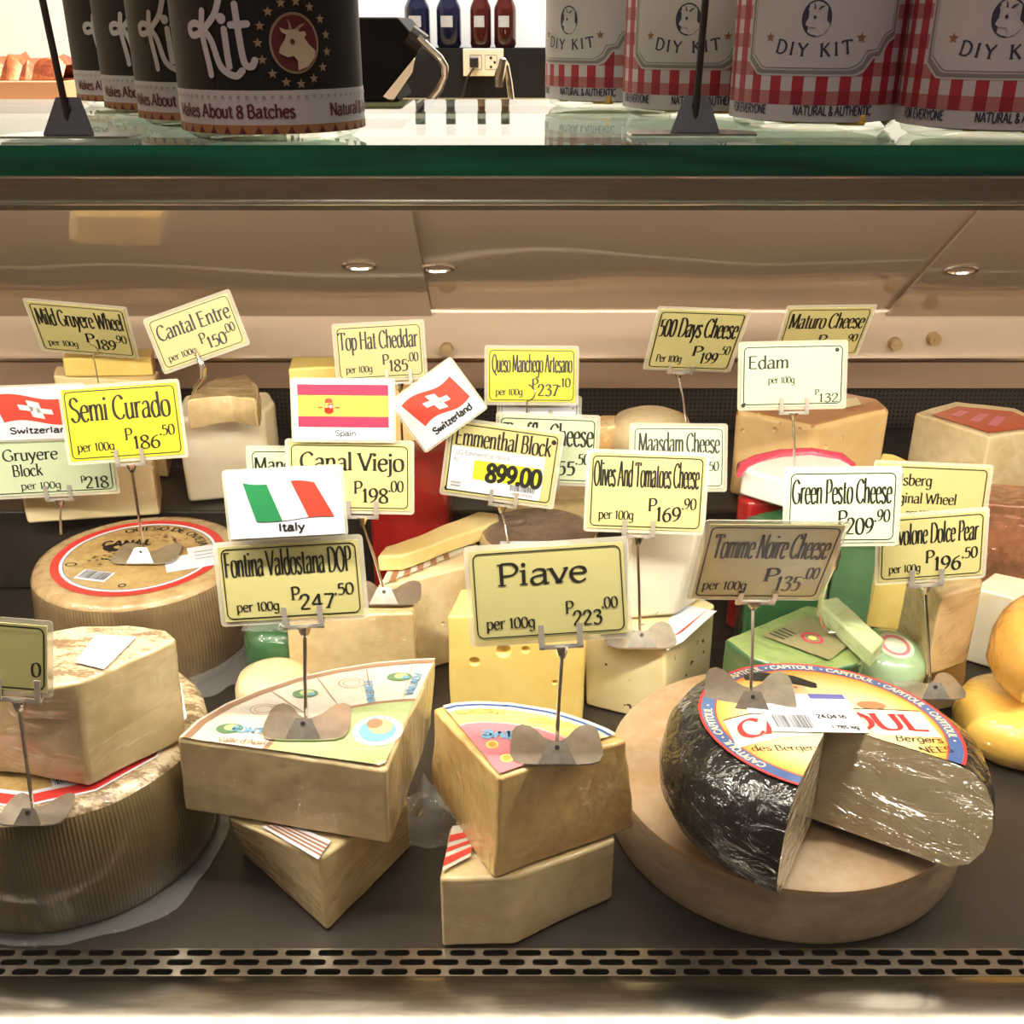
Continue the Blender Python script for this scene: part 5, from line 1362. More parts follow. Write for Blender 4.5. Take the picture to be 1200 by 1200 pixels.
def flag_spain(mb, f, W, H):
    for a, b, m in ((0.75, 0.93, 6), (0.40, 0.75, 5), (0.22, 0.40, 6)): rect(mb, f, W * 0.05, H * a, W * 0.955, H * b, m, .0004)
    # arms: crown, shield, pillars
    cx, cy = W * 0.36, H * 0.565
    rect(mb, f, cx - W * .045, cy - H * .10, cx + W * .045, cy + H * .05, 4, .0006); disc(mb, f, cx, cy - H * .07, W * .045, 4, .0006, 14, ry=H * .06)
    rect(mb, f, cx - W * .04, cy + H * .06, cx + W * .04, cy + H * .10, 4, .0006); disc(mb, f, cx, cy + H * .11, W * .035, 4, .0007, 12, ry=H * .03)
    disc(mb, f, cx + W * .02, cy, W * .016, 3, .0008, 10); rect(mb, f, cx - W * .04, cy - H * .02, cx - W * .005, cy + H * .045, 7, .0008)
    for s in (-1, 1):
        rect(mb, f, cx + s * W * .075 - W * .007, cy - H * .12, cx + s * W * .075 + W * .007, cy + H * .06, 7, .0006)
        rect(mb, f, cx + s * W * .075 - W * .018, cy - H * .14, cx + s * W * .075 + W * .018, cy - H * .12, 7, .0006)
        rect(mb, f, cx + s * W * .085 - W * .025, cy - H * .03, cx + s * W * .085 + W * .025, cy - H * .005, 4, .0007)
    write(mb, f, 'Spain', W * 0.52, H * 0.075, H * 0.09, W * 0.21, 1, serif=False, th=H * 0.016, tv=H * 0.015, centre=True)

def flag_swiss(mb, f, W, H, red=4):
    pts_t = []; 
    def fy(x, top): 
        wv = 0.05 * math.sin(x * 6.0 + 0.2)
        return (0.84 + wv * 1.0 - 0.06 * x) if top else (0.33 - 0.02 * x + wv * 1.0)
    def X(x, top): return (0.10 + 0.76 * x) if top else (0.20 + 0.72 * x)
    def G(x, y): # unit flag square -> card
        return (X(x, 1) * y + X(x, 0) * (1 - y)) * W, (fy(x, 1) * y + fy(x, 0) * (1 - y)) * H
    def strip(x0, x1, y0, y1, m, l, n=12):
        for k in range(n):
            a, b = x0 + (x1 - x0) * k / n, x0 + (x1 - x0) * (k + 1) / n
            mb.poly([f(*G(a, y0), l), f(*G(b, y0), l), f(*G(b, y1), l), f(*G(a, y1), l)], m)
    strip(0, 1, 0, 1, red, .0004, 20); strip(0.42, 0.58, 0.18, 0.82, 3, .0006, 4); strip(0.28, 0.72, 0.40, 0.60, 3, .0006, 8)
    write(mb, f, 'Switzerland', W * 0.55, H * 0.12, H * 0.11, W * 0.62, 1, serif=False, th=H * 0.030, tv=H * 0.026, centre=True)

FLAGMATS = lambda: [M['paper'], M['ink'], M['flag_green'], M['flag_white'], M['flag_red'], M['flag_yellow'], M['flag_crimson'], M['gold_print']]

def card_axes(roll, tilt, yaw):
    t, y, r = math.radians(tilt), math.radians(yaw), math.radians(roll)
    n = V(math.sin(y) * math.cos(t), -math.cos(y) * math.cos(t), math.sin(t))
    ex0 = V(math.cos(y), math.sin(y), 0); ey0 = n.cross(ex0)
    return ex0 * math.cos(r) + ey0 * math.sin(r), -ex0 * math.sin(r) + ey0 * math.cos(r), n

def frame_for(u, v, Y, wpx, hpx, roll, tilt, yaw):
    P = atY(u, v, Y); d = (P - CAM).dot(FWD)
    ex, ey, n = card_axes(roll, tilt, yaw)
    rd = (P - CAM).normalized()
    fx = (ex - rd * ex.dot(rd)).length; fy = (ey - rd * ey.dot(rd)).length
    return P, wpx * d / FPX / fx, hpx * d / FPX / fy, ex, ey, n

def card_mesh(name, parent, org, P, W, H, ex, ey, n, colour, draw, sleeve=True, margin=0.0035, mats=None):
    f0 = plane_map(P - org - ex * (W / 2) - ey * (H / 2), ex, ey, n)
    mb = MB()
    mb.slab([f0(0, 0), f0(W, 0), f0(W, H), f0(0, H)], n, 0.0007, 0)
    draw(mb, f0, W, H)
    c = mesh_obj(name, mb, mats if mats else [colour, M['ink']], parent=parent, smooth=0)
    if sleeve:
        mb = MB(); g = margin; r = 0.003
        pts = []
        for cx, cy, a0 in ((W + g - r, H + g - r, 0), (-g + r, H + g - r, 90), (-g + r, -g + r, 180), (W + g - r, -g + r, 270)):
            for k in range(4): a = math.radians(a0 + 30 * k); pts.append(f0(cx + r * math.cos(a), cy + r * math.sin(a), -0.0008))
        mb.slab(pts, n, 0.0006); s = mesh_obj('plastic_sleeve', mb, M['sleeve'], parent=c, smooth=0)
    return c

def std_draw(name, digits, cents, per='per 100g', nx=(0.04, 0.96), ny=0.60, nh=0.27, frame=True, px=0.50, pw=0.44, psz=0.20, extra=None, perx=(0.09, 0.40)):
    def draw(mb, f, W, H):
        if frame: ring_rect(mb, f, W * 0.018, H * 0.03, W * 0.982, H * 0.97, 0.0045, max(0.0008, H * 0.014), 1, .0003)
        if name: write(mb, f, name, W * nx[0], H * ny, H * nh, W * (nx[1] - nx[0]), 1)
        if per: write(mb, f, per, W * perx[0], H * 0.13, H * 0.125, W * (perx[1] - perx[0]), 1)
        if digits:
            x = W * px; cap = H * psz
            x = write(mb, f, 'P', x, H * 0.25, cap * 0.85, None, 1)
            x0 = x - W * 0.012; av = W * 0.945 - x0
            dw = av * (0.64 if cents else 0.98)
            write(mb, f, digits, x0, H * 0.12, cap * 1.05, dw, 1)
            if cents: write(mb, f, cents, x0 + dw, H * 0.29, cap * 0.80, av * 0.36, 1)
        if extra: extra(mb, f, W, H)
    return draw

def sign(label, u, v, Y, wpx, hpx, roll, colour, draw, base=None, bz=0.0, stand='clip', plate=True, tilt=12, yaw=0, plate_rot=0.0, plate_tilt=0.0, clip_t=0.5, flag=None, sticker=None, plate_s=1.0, margin=0.0035, group='price signs on stands'):
    P, W, H, ex, ey, n = frame_for(u, v, Y, wpx, hpx, roll, tilt, yaw)
    bot = P - ey * (H / 2) + ex * (W * (clip_t - 0.5)) - n * 0.0006
    if base: B = atZ(base[0], base[1], bz)
    else: B = V(bot.x, bot.y + 0.004, bz)
    B = B + V(0, 0, 0.0012)
    e = empty('price_sign', B, label, 'price sign', group)
    card_mesh('card', e, B, P, W, H, ex, ey, n, colour, draw, margin=margin)
    b = bot - B; g = margin
    lower = b - ey * (g + 0.001)
    if stand == 'clip':
        mb = MB(); Mx = Matrix((ex, ey, n)).transposed()
        sp_ = 0.0125
        for s in (-1, 1):
            q = b + ex * (s * sp_)
            mb.box(q + ey * 0.002 + n * 0.0022, (0.0038, 0.010 + g, 0.0008), 0, Mx)
            mb.box(q - ey * (g + 0.0022) + n * 0.0006, (0.0038, 0.0012, 0.004), 0, Mx)
            mb.box(q - ey * (g - 0.0012) - n * 0.0020, (0.0038, 0.006, 0.0008), 0, Mx)
        mb.box(lower - ey * 0.002 , (2 * sp_ + 0.004, 0.0032, 0.0016), 0, Mx)
        mesh_obj('clip', mb, M['clip'], parent=e, smooth=0)
        mb = MB(); top = lower - ey * 0.003
        mb.tube([top + ey * 0.001, top - ey * 0.004, top - ey * 0.007], [0.0050, 0.0034, 0.0018], n=10)
        mb.tube([top - ey * 0.006, top * 0.5 + V(0, 0, 0.002) - ey * 0.0005, V(0, 0, 0.0005)], 0.00135, n=8)
        mesh_obj('stem', mb, M['chrome'], parent=e)
    elif stand == 'ring':
        mb = MB(); cr = b + ey * 0.010; R = 0.0085
        mb.tube([cr + (ex * math.cos(a) + ey * math.sin(a)) * R + n * (0.0022 if k < 13 else -0.002) for k, a in enumerate([-PI / 2 + 2 * PI * k / 26 for k in range(27)])], 0.0007, n=6)
        mb.tube([cr - ey * R, b - ey * 0.012, V(0, 0, 0.0005)], 0.0009, n=6)
        mesh_obj('wire_holder', mb, M['chrome'], parent=e)
    elif stand == 'wire':  # alligator clip on a curved wire
        mb = MB(); Mx = Matrix((ex, ey, n)).transposed()
        j = b - ey * 0.010
        up = (V(0, 0, 1) + ex * 0.12).normalized()
        for s in (1, -1):
            mb.tube([b + ey * 0.012 + n * (0.0024 * s), b + n * (0.003 * s), j + n * (0.0028 * s), j - up * 0.012 + n * (0.0042 * s)], [0.0012, 0.0022, 0.0028, 0.0022], n=8)
        mb.tube([j - n * 0.005, j + n * 0.005], 0.0024, n=10)
        mesh_obj('alligator_clip', mb, M['chrome'], parent=e)
        mb = MB(); k0 = j - up * 0.010
        mb.tube([k0, k0 * 0.75 + V(-0.004, 0, 0), k0 * 0.42 + V(-0.006, 0, -0.002), k0 * 0.2 + V(-0.002, -0.002, 0), V(0.004, -0.004, 0.002), V(0.020, -0.004, 0.0015), V(0.034, -0.002, 0.002)], 0.0021, n=8)
        mesh_obj('wire_stem', mb, M['chrome'], parent=e)
    if plate and stand == 'clip':
        # two-lobed steel base with a folded foot
        R = Matrix.Rotation(plate_rot, 3, 'Z') @ Matrix.Rotation(plate_tilt, 3, 'X'); s = plate_s
        half = [(0.0, 0.012), (0.004, 0.013), (0.009, 0.017), (0.013, 0.024), (0.018, 0.030), (0.024, 0.0325), (0.029, 0.030), (0.0315, 0.024), (0.033, 0.008), (0.033, -0.004), (0.030, -0.011), (0.024, -0.014), (0.012, -0.0150)]
        out = half + [(-x, y) for x, y in half[::-1] if x > 0]
        pts = [R @ V(x * s, y * s, 0.0014) for x, y in out]
        mb = MB(); mb.slab(pts[::-1], R @ V(0, 0, 1), 0.0011)
        pl = mesh_obj('base_plate', mb, M['plate'], parent=e, smooth=0)
        mb = MB()
        q = [R @ V(x * s, y * s, z * s) for x, y, z in ((-0.0135, -0.0150, 0.0018), (0.0135, -0.0150, 0.0018), (0.006, -0.006, 0.0145), (-0.006, -0.006, 0.0145))]
        mb.slab(q, R @ V(0, -0.8, 0.6), 0.001)
        disc(mb, plane_map(R @ V(0, -0.0089 * s, 0.0115 * s), R @ V(1, 0, 0), R @ V(0, 0.57, 0.82), R @ V(0, -0.82, 0.57)), 0, 0, 0.0016, 1, 0.0008, 10)
        mesh_obj('foot_clamp', mb, [M['plate'], M['ink']], parent=pl, smooth=0)
    if flag:
        fu, fv, fY, fw, fh, froll, fdraw, flabel = flag
        P2, W_, H_, ex2, ey2, n2 = frame_for(fu, fv, fY, fw, fh, froll, tilt, yaw)
        fc = card_mesh('flag_card', e, B, P2, W_, H_, ex2, ey2, n2, None, fdraw, margin=0.002, mats=FLAGMATS())
        fc['label'] = flabel
    if sticker: sticker(e, B, P, W, H, ex, ey, n)
    return e

K, KY, KP = M['card'], M['card_yellow'], M['card_pale']
# front row
sign('large khaki sign reading Piave, price 223.00, over the golden wedge', 643, 694, 0.607, 180, 106, 3.8, K,
     std_draw('Piave', '223', '.00', nx=(0.17, 0.76), ny=0.60, nh=0.24, px=0.60, pw=0.37, psz=0.16, perx=(0.08, 0.40)), base=(652, 884), bz=0.150, clip_t=0.56, plate_s=0.95, tilt=20)
sign('khaki sign reading Fontina with price 247.50 over the green-labelled wedge', 341, 681, 0.660, 160, 88, 3.4, K,
     std_draw('Fontina Valdostana DOP', '247', '.50', nx=(0.035, 0.945), ny=0.60, nh=0.32, px=0.49, pw=0.49, psz=0.20), base=(359, 856), bz=0.133, clip_t=0.56, tilt=14, plate_s=0.95,
     flag=(334, 590, 0.664, 132, 78, 3.0, flag_italy, 'white card with waving Italian flag'))
sign('dark khaki sign reading Tomme Noire, price 135.00, on the black waxed wheel', 897, 660, 0.672, 148, 90, -0.8, K,
     std_draw('Tomme Noire Cheese', '135', '.00', nx=(0.07, 0.95), ny=0.57, nh=0.31, px=0.52, pw=0.47, psz=0.21, perx=(0.06, 0.41)), base=(879, 822), bz=0.1455, clip_t=0.52, tilt=-26, plate_rot=-0.12, plate_s=1.0, plate_tilt=0.16)
sign('partly cut off sign at the left edge, its right end showing price ending 0', -12, 768, 0.585, 122, 78, -5, K,
     (lambda mb, f, W, H: (ring_rect(mb, f, W * .018, H * .03, W * .982, H * .97, 0.0045, 0.0011, 1, .0003), write(mb, f, '0', W * .86, H * .24, H * .22, W * .09, 1))), base=(40, 958), bz=0.1095, clip_t=0.75, plate_s=0.7)
# second row
sign('bright yellow sign reading Semi Curado, price 186.50, on the brown ribbed wheel', 144, 495, 0.972, 126, 84, 4.0, KY,
     std_draw('Semi Curado', '186', '.50', nx=(0.05, 0.93), ny=0.55, nh=0.325, px=0.50, pw=0.44, psz=0.19, perx=(0.07, 0.40)), base=(170, 655), bz=0.1085, clip_t=0.52, tilt=14)
sign('khaki sign reading Canal Viejo, price 198.00, right of the Italian flag card', 410, 559, 0.885, 140, 78, -1.0, K,
     std_draw('Canal Viejo', '198', '.00', per='per 100g', nx=(0.09, 0.95), ny=0.60, nh=0.26, px=0.53, pw=0.46, psz=0.22, perx=(0.07, 0.38)), base=(452, 702), bz=0.1105, clip_t=0.60, tilt=12, plate_s=1.0,
     flag=(402, 481, 0.890, 116, 70, -0.5, flag_spain, 'white card with Spanish flag'))
sign('khaki sign reading Olives And Tomatoes Cheese, price 169.90', 757.5, 577, 0.857, 133, 88, -2.0, K,
     std_draw('Olives And Tomatoes Cheese', '169', '.90', nx=(0.035, 0.955), ny=0.57, nh=0.325, px=0.52, pw=0.44, psz=0.20), base=(750, 752), bz=0.0845, clip_t=0.45, tilt=14)
def emm_sticker(e, B, P, W, H, ex, ey, n):
    f = plane_map(P - B - ex * (W / 2) - ey * (H / 2), ex, ey, n)
    mb = MB(); mb.slab([f(W * .03, H * .05, .0012), f(W * .89, H * .05, .0012), f(W * .89, H * .66, .0012), f(W * .03, H * .66, .0012)], n, 0.0004, 0)
    rect(mb, f, W * .25, H * .23, W * .87, H * .50, 1, .0014)
    write(mb, f, '899.00', W * .37, H * .235, H * .255, W * .51, 2, serif=False, th=H * .060, tv=H * .055, lift=.0017)
    barcode(mb, f, W * .60, H * .14, W * .84, H * .225, 2, .0015, 26)
    write(mb, f, 'LG Emmenthal Block', W * .07, H * .55, H * .06, W * .50, 3, serif=False, th=H * .010, tv=H * .010, lift=.0015)
    write(mb, f, 'KG', W * .06, H * .46, H * .04, None, 3, serif=False, th=H * .009, tv=H * .009, lift=.0015)
    write(mb, f, '40000100024', W * .62, H * .085, H * .035, W * .2, 3, serif=False, th=H * .008, tv=H * .008, lift=.0015)
    for k in range(2): rect(mb, f, W * .06, H * (.10 + .045 * k), W * .15, H * (.125 + .045 * k), 3, .0015)
    mesh_obj('price_sticker', mb, [M['sticker'], M['sticker_yellow'], M['ink'], M['grey_print']], parent=e, smooth=0)
def dots(*pts):
    def ex_(mb, f, W, H):
        for x, y in pts: disc(mb, f, W * x, H * y, H * 0.035, 1, .0006, 12)
    return ex_
sign('khaki sign reading Emmenthal Block covered by a yellow and white 899.00 sticker', 588, 543, 0.985, 128, 84, -8.0, K,
     std_draw('Emmenthal Block', None, None, per=None, nx=(0.05, 0.93), ny=0.68, nh=0.24, extra=dots((0.945, 0.885), (0.03, 0.06))), base=(596, 640), bz=0.128, clip_t=0.56, tilt=12, plate=False,
     flag=(513, 475, 0.974, 87, 70, 36, flag_swiss, 'white card with waving Swiss flag, tilted'), sticker=emm_sticker)
sign('pale sign reading Green Pesto Cheese with price 209.90', 987, 594, 0.782, 122, 84, 0.6, KP,
     std_draw('Green Pesto Cheese', '209', '.90', per=None, nx=(0.035, 0.95), ny=0.55, nh=0.33, px=0.46, pw=0.50, psz=0.23), base=(962, 742), bz=0.0965, stand='wire', clip_t=0.47, tilt=14)
sign('khaki sign reading olone Dolce Pear, price 196.50, at lower right', 1092, 641, 0.802, 114, 74, 4.6, K,
     std_draw('Provolone Dolce Pear', '196', '.50', nx=(0.03, 0.94), ny=0.57, nh=0.31, px=0.44, pw=0.50, psz=0.23, perx=(0.09, 0.40)), base=(1090, 812), bz=0.0635, clip_t=0.46, tilt=6, plate_s=0.9)
sign('pale khaki sign reading Original Wheel behind the Dolce Pear sign', 1090, 583, 0.955, 122, 74, -2.5, K,
     (lambda mb, f, W, H: (ring_rect(mb, f, W * .018, H * .03, W * .982, H * .97, 0.0045, 0.001, 1, .0003), write(mb, f, 'Jarlsberg', W * .08, H * .68, H * .17, W * .42, 1),
                           write(mb, f, 'Original Wheel', W * .08, H * .40, H * .16, W * .66, 1), write(mb, f, 'per 100g', W * .30, H * .20, H * .10, W * .25, 1))), bz=0.1475, plate=False, tilt=12)
# left edge
sign('pale green sign with price 218 at the left edge below a Swiss flag card', 58, 546, 1.035, 136, 66, 3.0, KP,
     (lambda mb, f, W, H: (ring_rect(mb, f, W * .018, H * .03, W * .982, H * .97, 0.0045, 0.001, 1, .0003), write(mb, f, 'Gruyere', W * .14, H * .62, H * .20, W * .44, 1),
                           write(mb, f, 'Block', W * .20, H * .34, H * .20, W * .24, 1), write(mb, f, 'per 100g', W * .25, H * .10, H * .13, W * .32, 1),
                           write(mb, f, 'P', W * .73, H * .17, H * .12, None, 1), write(mb, f, '218', W * .76, H * .07, H * .22, W * .19, 1))), base=(72, 628), bz=0.1085, plate=False, clip_t=0.54, tilt=12,
     flag=(40, 484, 1.04, 110, 62, 2, flag_swiss, 'white card with Swiss flag at the left edge'))
sign('pale green sign reading Manch, mostly hidden behind the Italian flag card', 372, 560, 0.905, 154, 66, 0, KP,
     std_draw('Manchego', '190', '.00', nx=(0.03, 0.55), ny=0.62, nh=0.24), bz=0.1095, plate=False, tilt=12, clip_t=0.25)
# back row
sign('dark khaki sign reading Mild Gruyere Wheel, price 189.90, far left', 97, 387, 1.155, 103, 57, -7.5, K,
     std_draw('Mild Gruyere Wheel', '189', '.90', nx=(0.05, 0.95), ny=0.56, nh=0.325, px=0.50, pw=0.46, psz=0.22, perx=(0.08, 0.40)), bz=0.2235, stand='ring', clip_t=0.52, tilt=-34)
sign('tilted khaki sign reading Cantal Entre, price 150.00, clipped above the white block', 230, 389, 1.09, 98, 60, 19, K,
     std_draw('Cantal Entre', '150', '.00', nx=(0.06, 0.95), ny=0.55, nh=0.29, px=0.50, pw=0.48, psz=0.23, perx=(0.08, 0.42)), base=(222, 492), bz=0.206, stand='wire', clip_t=0.42, tilt=14)
sign('khaki sign reading Top Hat Cheddar, price 185.00', 445, 412, 1.10, 100, 62, 3.2, K,
     std_draw('Top Hat Cheddar', '185', '.00', nx=(0.03, 0.95), ny=0.56, nh=0.325, px=0.52, pw=0.45, psz=0.22), bz=0.1025, plate=False, clip_t=0.7, tilt=14)
sign('bright yellow sign reading Queso Manchego Artesano, price 237.10', 623, 440, 1.10, 103, 62, -0.4, KY,
     std_draw('Queso Manchego Artesano', '237', '.10', nx=(0.05, 0.96), ny=0.56, nh=0.325, px=0.50, pw=0.46, psz=0.22), bz=0.1025, stand='ring', clip_t=0.45, tilt=16)
sign('plain white card with a black dot just behind the bright yellow Queso sign', 632, 478, 1.118, 92, 22, -1, M['paper'],
     std_draw(None, None, None, per=None, extra=dots((0.93, 0.5))), bz=0.1025, plate=False, tilt=12)
sign('pale green sign ending in heese, partly behind the 899.00 card', 641, 527, 1.02, 114, 76, -2, KP,
     std_draw('Truffle Cheese', '155', '.50', nx=(0.04, 0.97), ny=0.57, nh=0.325, px=0.46, pw=0.48, psz=0.22), bz=0.1355, plate=False, tilt=12)
sign('pale green glossy sign reading Maasdam Cheese behind the olive sign', 795, 536, 1.0, 106, 72, -0.4, KP,
     std_draw('Maasdam Cheese', '190', '.50', nx=(0.06, 0.95), ny=0.58, nh=0.31, px=0.50, pw=0.44, psz=0.20), bz=0.083 and 0.189, plate=False, tilt=22)
sign('dark khaki sign reading 500 Days Cheese, price 199.50', 815, 400, 1.12, 98, 70, -3.0, K,
     std_draw('500 Days Cheese', '199', '.50', per='Per 100g', nx=(0.04, 0.955), ny=0.57, nh=0.31, px=0.50, pw=0.46, psz=0.20), base=(804, 496), bz=0.1975, plate=False, clip_t=0.42, tilt=-34)
sign('dark glossy sign reading Maturo Cheese behind the pale Edam sign', 965, 389, 1.16, 92, 56, 1.0, K,
     std_draw('Maturo Cheese', '179', '.90', nx=(0.05, 0.955), ny=0.58, nh=0.31, px=0.46, pw=0.50, psz=0.22), bz=0.207, plate=False, tilt=-34)
sign('pale green sign reading Edam with price 132', 929, 440, 1.0, 116, 72, 1.2, KP,
     (lambda mb, f, W, H: (ring_rect(mb, f, W * .018, H * .03, W * .982, H * .97, 0.0045, 0.001, 1, .0003), write(mb, f, 'Edam', W * .06, H * .62, H * .20, W * .40, 1),
                           write(mb, f, 'per 100g', W * .26, H * .38, H * .11, W * .26, 1), write(mb, f, 'P', W * .72, H * .17, H * .10, None, 1), write(mb, f, '132', W * .755, H * .06, H * .15, W * .20, 1),
                           dots((0.925, 0.90), (0.02, 0.03))(mb, f, W, H))), base=(931, 552), bz=0.1905, plate=False, clip_t=0.52, tilt=14)

# ------------------------------------------------------------------ jars on the glass shelf
def cyl_map(R, z0=0.0):
    def f(x, z, l=0.0):
        a = x / R - PI / 2
        return V((R + l) * math.cos(a), (R + l) * math.sin(a), z0 + z)
    return f
RJ = 0.050
M['kit_black'] = mat('label_black', (0.008, 0.007, 0.008), 0.5)
M['kit_mauve'] = mat('label_mauve_white', (0.62, 0.55, 0.58), 0.5)
M['kit_brown'] = mat('label_orange_brown', (0.42, 0.18, 0.07), 0.5)
M['kit_maroon'] = mat('label_maroon', (0.14, 0.02, 0.025), 0.5)
M['gingham_red'] = mat('gingham_red', (0.45, 0.03, 0.05), 0.5)
M['gingham_mid'] = mat('gingham_mid', (0.48, 0.17, 0.17), 0.5)
M['gingham_dark'] = mat('gingham_deep', (0.34, 0.02, 0.04), 0.5)
M['plaque_line'] = mat('plaque_line', (0.28, 0.24, 0.25), 0.5)
M['navy_print'] = mat('navy_print', (0.05, 0.05, 0.09), 0.5)
M['jar_fill'] = mat('jar_filling', (0.42, 0.34, 0.20), 0.5, c2=(0.55, 0.42, 0.2), vs=30)
M['lid_metal'] = mat('lid_metal', (0.55, 0.5, 0.42), 0.25, 1.0)
M['amber_bit'] = mat('amber_sachet', (0.80, 0.45, 0.08), 0.3)
def cyl_band(mb, f, a0, a1, z0, z1, m, l, n=40, R=RJ):
    for k in range(n):
        xa, xb = a0 + (a1 - a0) * k / n, a0 + (a1 - a0) * (k + 1) / n
        mb.poly([f(xa * R, z0, l), f(xb * R, z0, l), f(xb * R, z1, l), f(xa * R, z1, l)], m)
goat = [(-0.66, -0.14), (-0.72, -0.34), (-0.56, -0.42), (-0.36, -0.50), (-0.10, -0.46), (0.06, -0.62), (0.06, -0.98), (0.52, -0.84), (0.86, -0.50), (0.90, -0.28), (0.60, -0.04), (0.42, 0.20), (0.52, 0.30), (0.46, 0.42), (0.24, 0.40), (0.12, 0.52), (-0.14, 0.48), (-0.40, 0.48), (-0.62, 0.56), (-0.56, 0.40), (-0.36, 0.30), (-0.44, 0.12)]
def goat_badge(mb, f, cx, cz, r, m_ground, m_goat, m_rim, m_eye, ry=None):
    ry = ry or r
    disc(mb, f, cx, cz, r * 1.10, m_rim, 0.0006, 30, ry=ry * 1.10); disc(mb, f, cx, cz, r, m_ground, 0.0009, 30, ry=ry)
    mb.poly([f(cx + x * r, cz + y * ry, 0.0012) for x, y in goat], m_goat)
    for pts in (((-0.1, 0.5), (-0.16, 0.72), (-0.30, 0.86), (-0.22, 0.66), (-0.24, 0.5)), ((0.02, 0.48), (0.22, 0.64), (0.52, 0.72), (0.30, 0.56), (0.16, 0.44))):
        mb.poly([f(cx + x * r, cz + y * ry, 0.0012) for x, y in pts], m_rim)
    disc(mb, f, cx - 0.12 * r, cz + 0.06 * ry, 0.10 * r, m_eye, 0.0015, 10, ry=0.10 * ry)
def jar_parts(e):
    r = RJ
    mb = MB(); mb.lathe([(0, 0.148), (r * 0.72, 0.148), (r * 0.78, 0.14), (r * 0.95, 0.128), (r, 0.12), (r, 0.016), (r * 0.985, 0.008), (r * 0.94, 0.002), (r * 0.86, 0.0), (0, 0.001)], n=56)
    mesh_obj('glass_body', mb, M['jar_glass'], parent=e, smooth=40)
    mb = MB(); mb.lathe([(0, 0.166), (r * 0.80, 0.166), (r * 0.83, 0.163), (r * 0.83, 0.149), (0, 0.149)], n=40); mesh_obj('lid', mb, M['lid_metal'], parent=e, smooth=40)
    mb = MB(); mb.lathe([(0, 0.110), (r * 0.86, 0.110), (r * 0.88, 0.02), (r * 0.8, 0.0045), (0, 0.004)], n=36); mesh_obj('filling', mb, M['jar_fill'], parent=e, smooth=40)
def copy_thing(src, loc, rz, label):
    r = src.copy(); SC.collection.objects.link(r); r.location = loc; r.rotation_euler = (0, 0, rz); r['label'] = label
    for ch in list(src.children):
        c = ch.copy(); SC.collection.objects.link(c); c.parent = r
    return r

def shelf_pt(u, v_base): 
    p = atZ(u, v_base, ZS); p.z = ZS + 0.0006; return p
def face_cam(p): return math.atan2(p.x, p.y) * -1.0
# black-labelled jar
p = V(-0.1345, 0.642, ZS + 0.0006)
e = empty('kit_jar', p, 'foremost black labelled jar with goat badge on the glass shelf', 'jar', 'black labelled jars on the left of the shelf')
e.rotation_euler = (0, 0, face_cam(p))
KJ = e
jar_parts(e)
f = cyl_map(RJ + 0.0006, -0.004); mb = MB()
zsc = 0.62 / FPX
cyl_band(mb, f, -1.9, 1.9, 0.0085, 0.118, 0, 0, 60)
cyl_band(mb, f, -1.9, 1.9, 0.0085, 0.0300, 1, 0.0002, 60); cyl_band(mb, f, -1.9, 1.9, 0.0085, 0.0130, 2, 0.0004, 60)
for k in range(-14, 15):
    x = k * 0.0085; mb.poly([f(x - 0.0022, 0.0087, .0006), f(x + 0.0022, 0.0087, .0006), f(x, 0.0124, .0006)], 3)
for k in range(-24, 25): disc(mb, f, k * 0.0044, 0.0268, 0.0009, 4, .0006, 8)
write(mb, f, 'Makes About 8 Batches', -0.026, 0.0168, 0.0062, 0.074, 3, centre=True, th=0.0012, tv=0.0009, lift=.0006)
write(mb, f, 'Natural & Authentic', 0.062, 0.0168, 0.0062, 0.062, 3, centre=True, th=0.0012, tv=0.0009, lift=.0006)
def script(pts, th=0.0034):
    P = spline([(x, y) for x, y in pts], 6); n = len(P); ids = []
    for i in range(n):
        a, b = P[max(i - 1, 0)], P[min(i + 1, n - 1)]; dx, dy = b[0] - a[0], b[1] - a[1]; l = math.hypot(dx, dy) or 1
        nx, ny = -dy / l * th / 2, dx / l * th / 2
        ids.append((mb.vert(f(P[i][0] + nx, P[i][1] + ny, .0008)), mb.vert(f(P[i][0] - nx, P[i][1] - ny, .0008))))
    for i in range(n - 1): mb.face((ids[i][1], ids[i + 1][1], ids[i + 1][0], ids[i][0]), 1)
    for q in (P[0], P[-1]): disc(mb, f, q[0], q[1], th / 2, 1, .0008, 12)
kx = lambda u: math.asin(max(-0.99, min(0.99, (u - 327) / 105.0))) * RJ
kz = lambda v: 0.0300 + (111 - v) * 0.000497
def spx(*L, th=0.0034): script([(kx(u), kz(v)) for u, v in L], th)
spx((262, 36), (260, 56), (264, 86), (265, 96)); spx((282, 20), (274, 40), (258, 56), (249, 58), (248, 50), (256, 48), (268, 62), (276, 88), (290, 97), (298, 92))
spx((283, 53), (284, 75), (285, 88)); spx((296, 30), (298, 60), (301, 84), (308, 88), (312, 82)); spx((290, 49), (307, 48))
disc(mb, f, kx(281), kz(43), 0.0026, 1, .0008, 12)
goat_badge(mb, f, kx(355), kz(66), 0.0118, 5, 6, 7, 3, ry=0.0132)
for k in range(15):
    a = 2 * PI * k / 15 + 0.2; star(mb, f, kx(355) + 0.0185 * math.cos(a), kz(66) + 0.0195 * math.sin(a), 0.0026, 7)
mesh_obj('wrap_label', mb, [M['kit_black'], M['kit_mauve'], M['kit_brown'], M['kit_maroon'], M['grey_print'], M['kit_maroon'], mat('goat_cream', (0.62, 0.50, 0.36), 0.5), mat('star_tan', (0.40, 0.26, 0.16), 0.5)], parent=e, smooth=0)
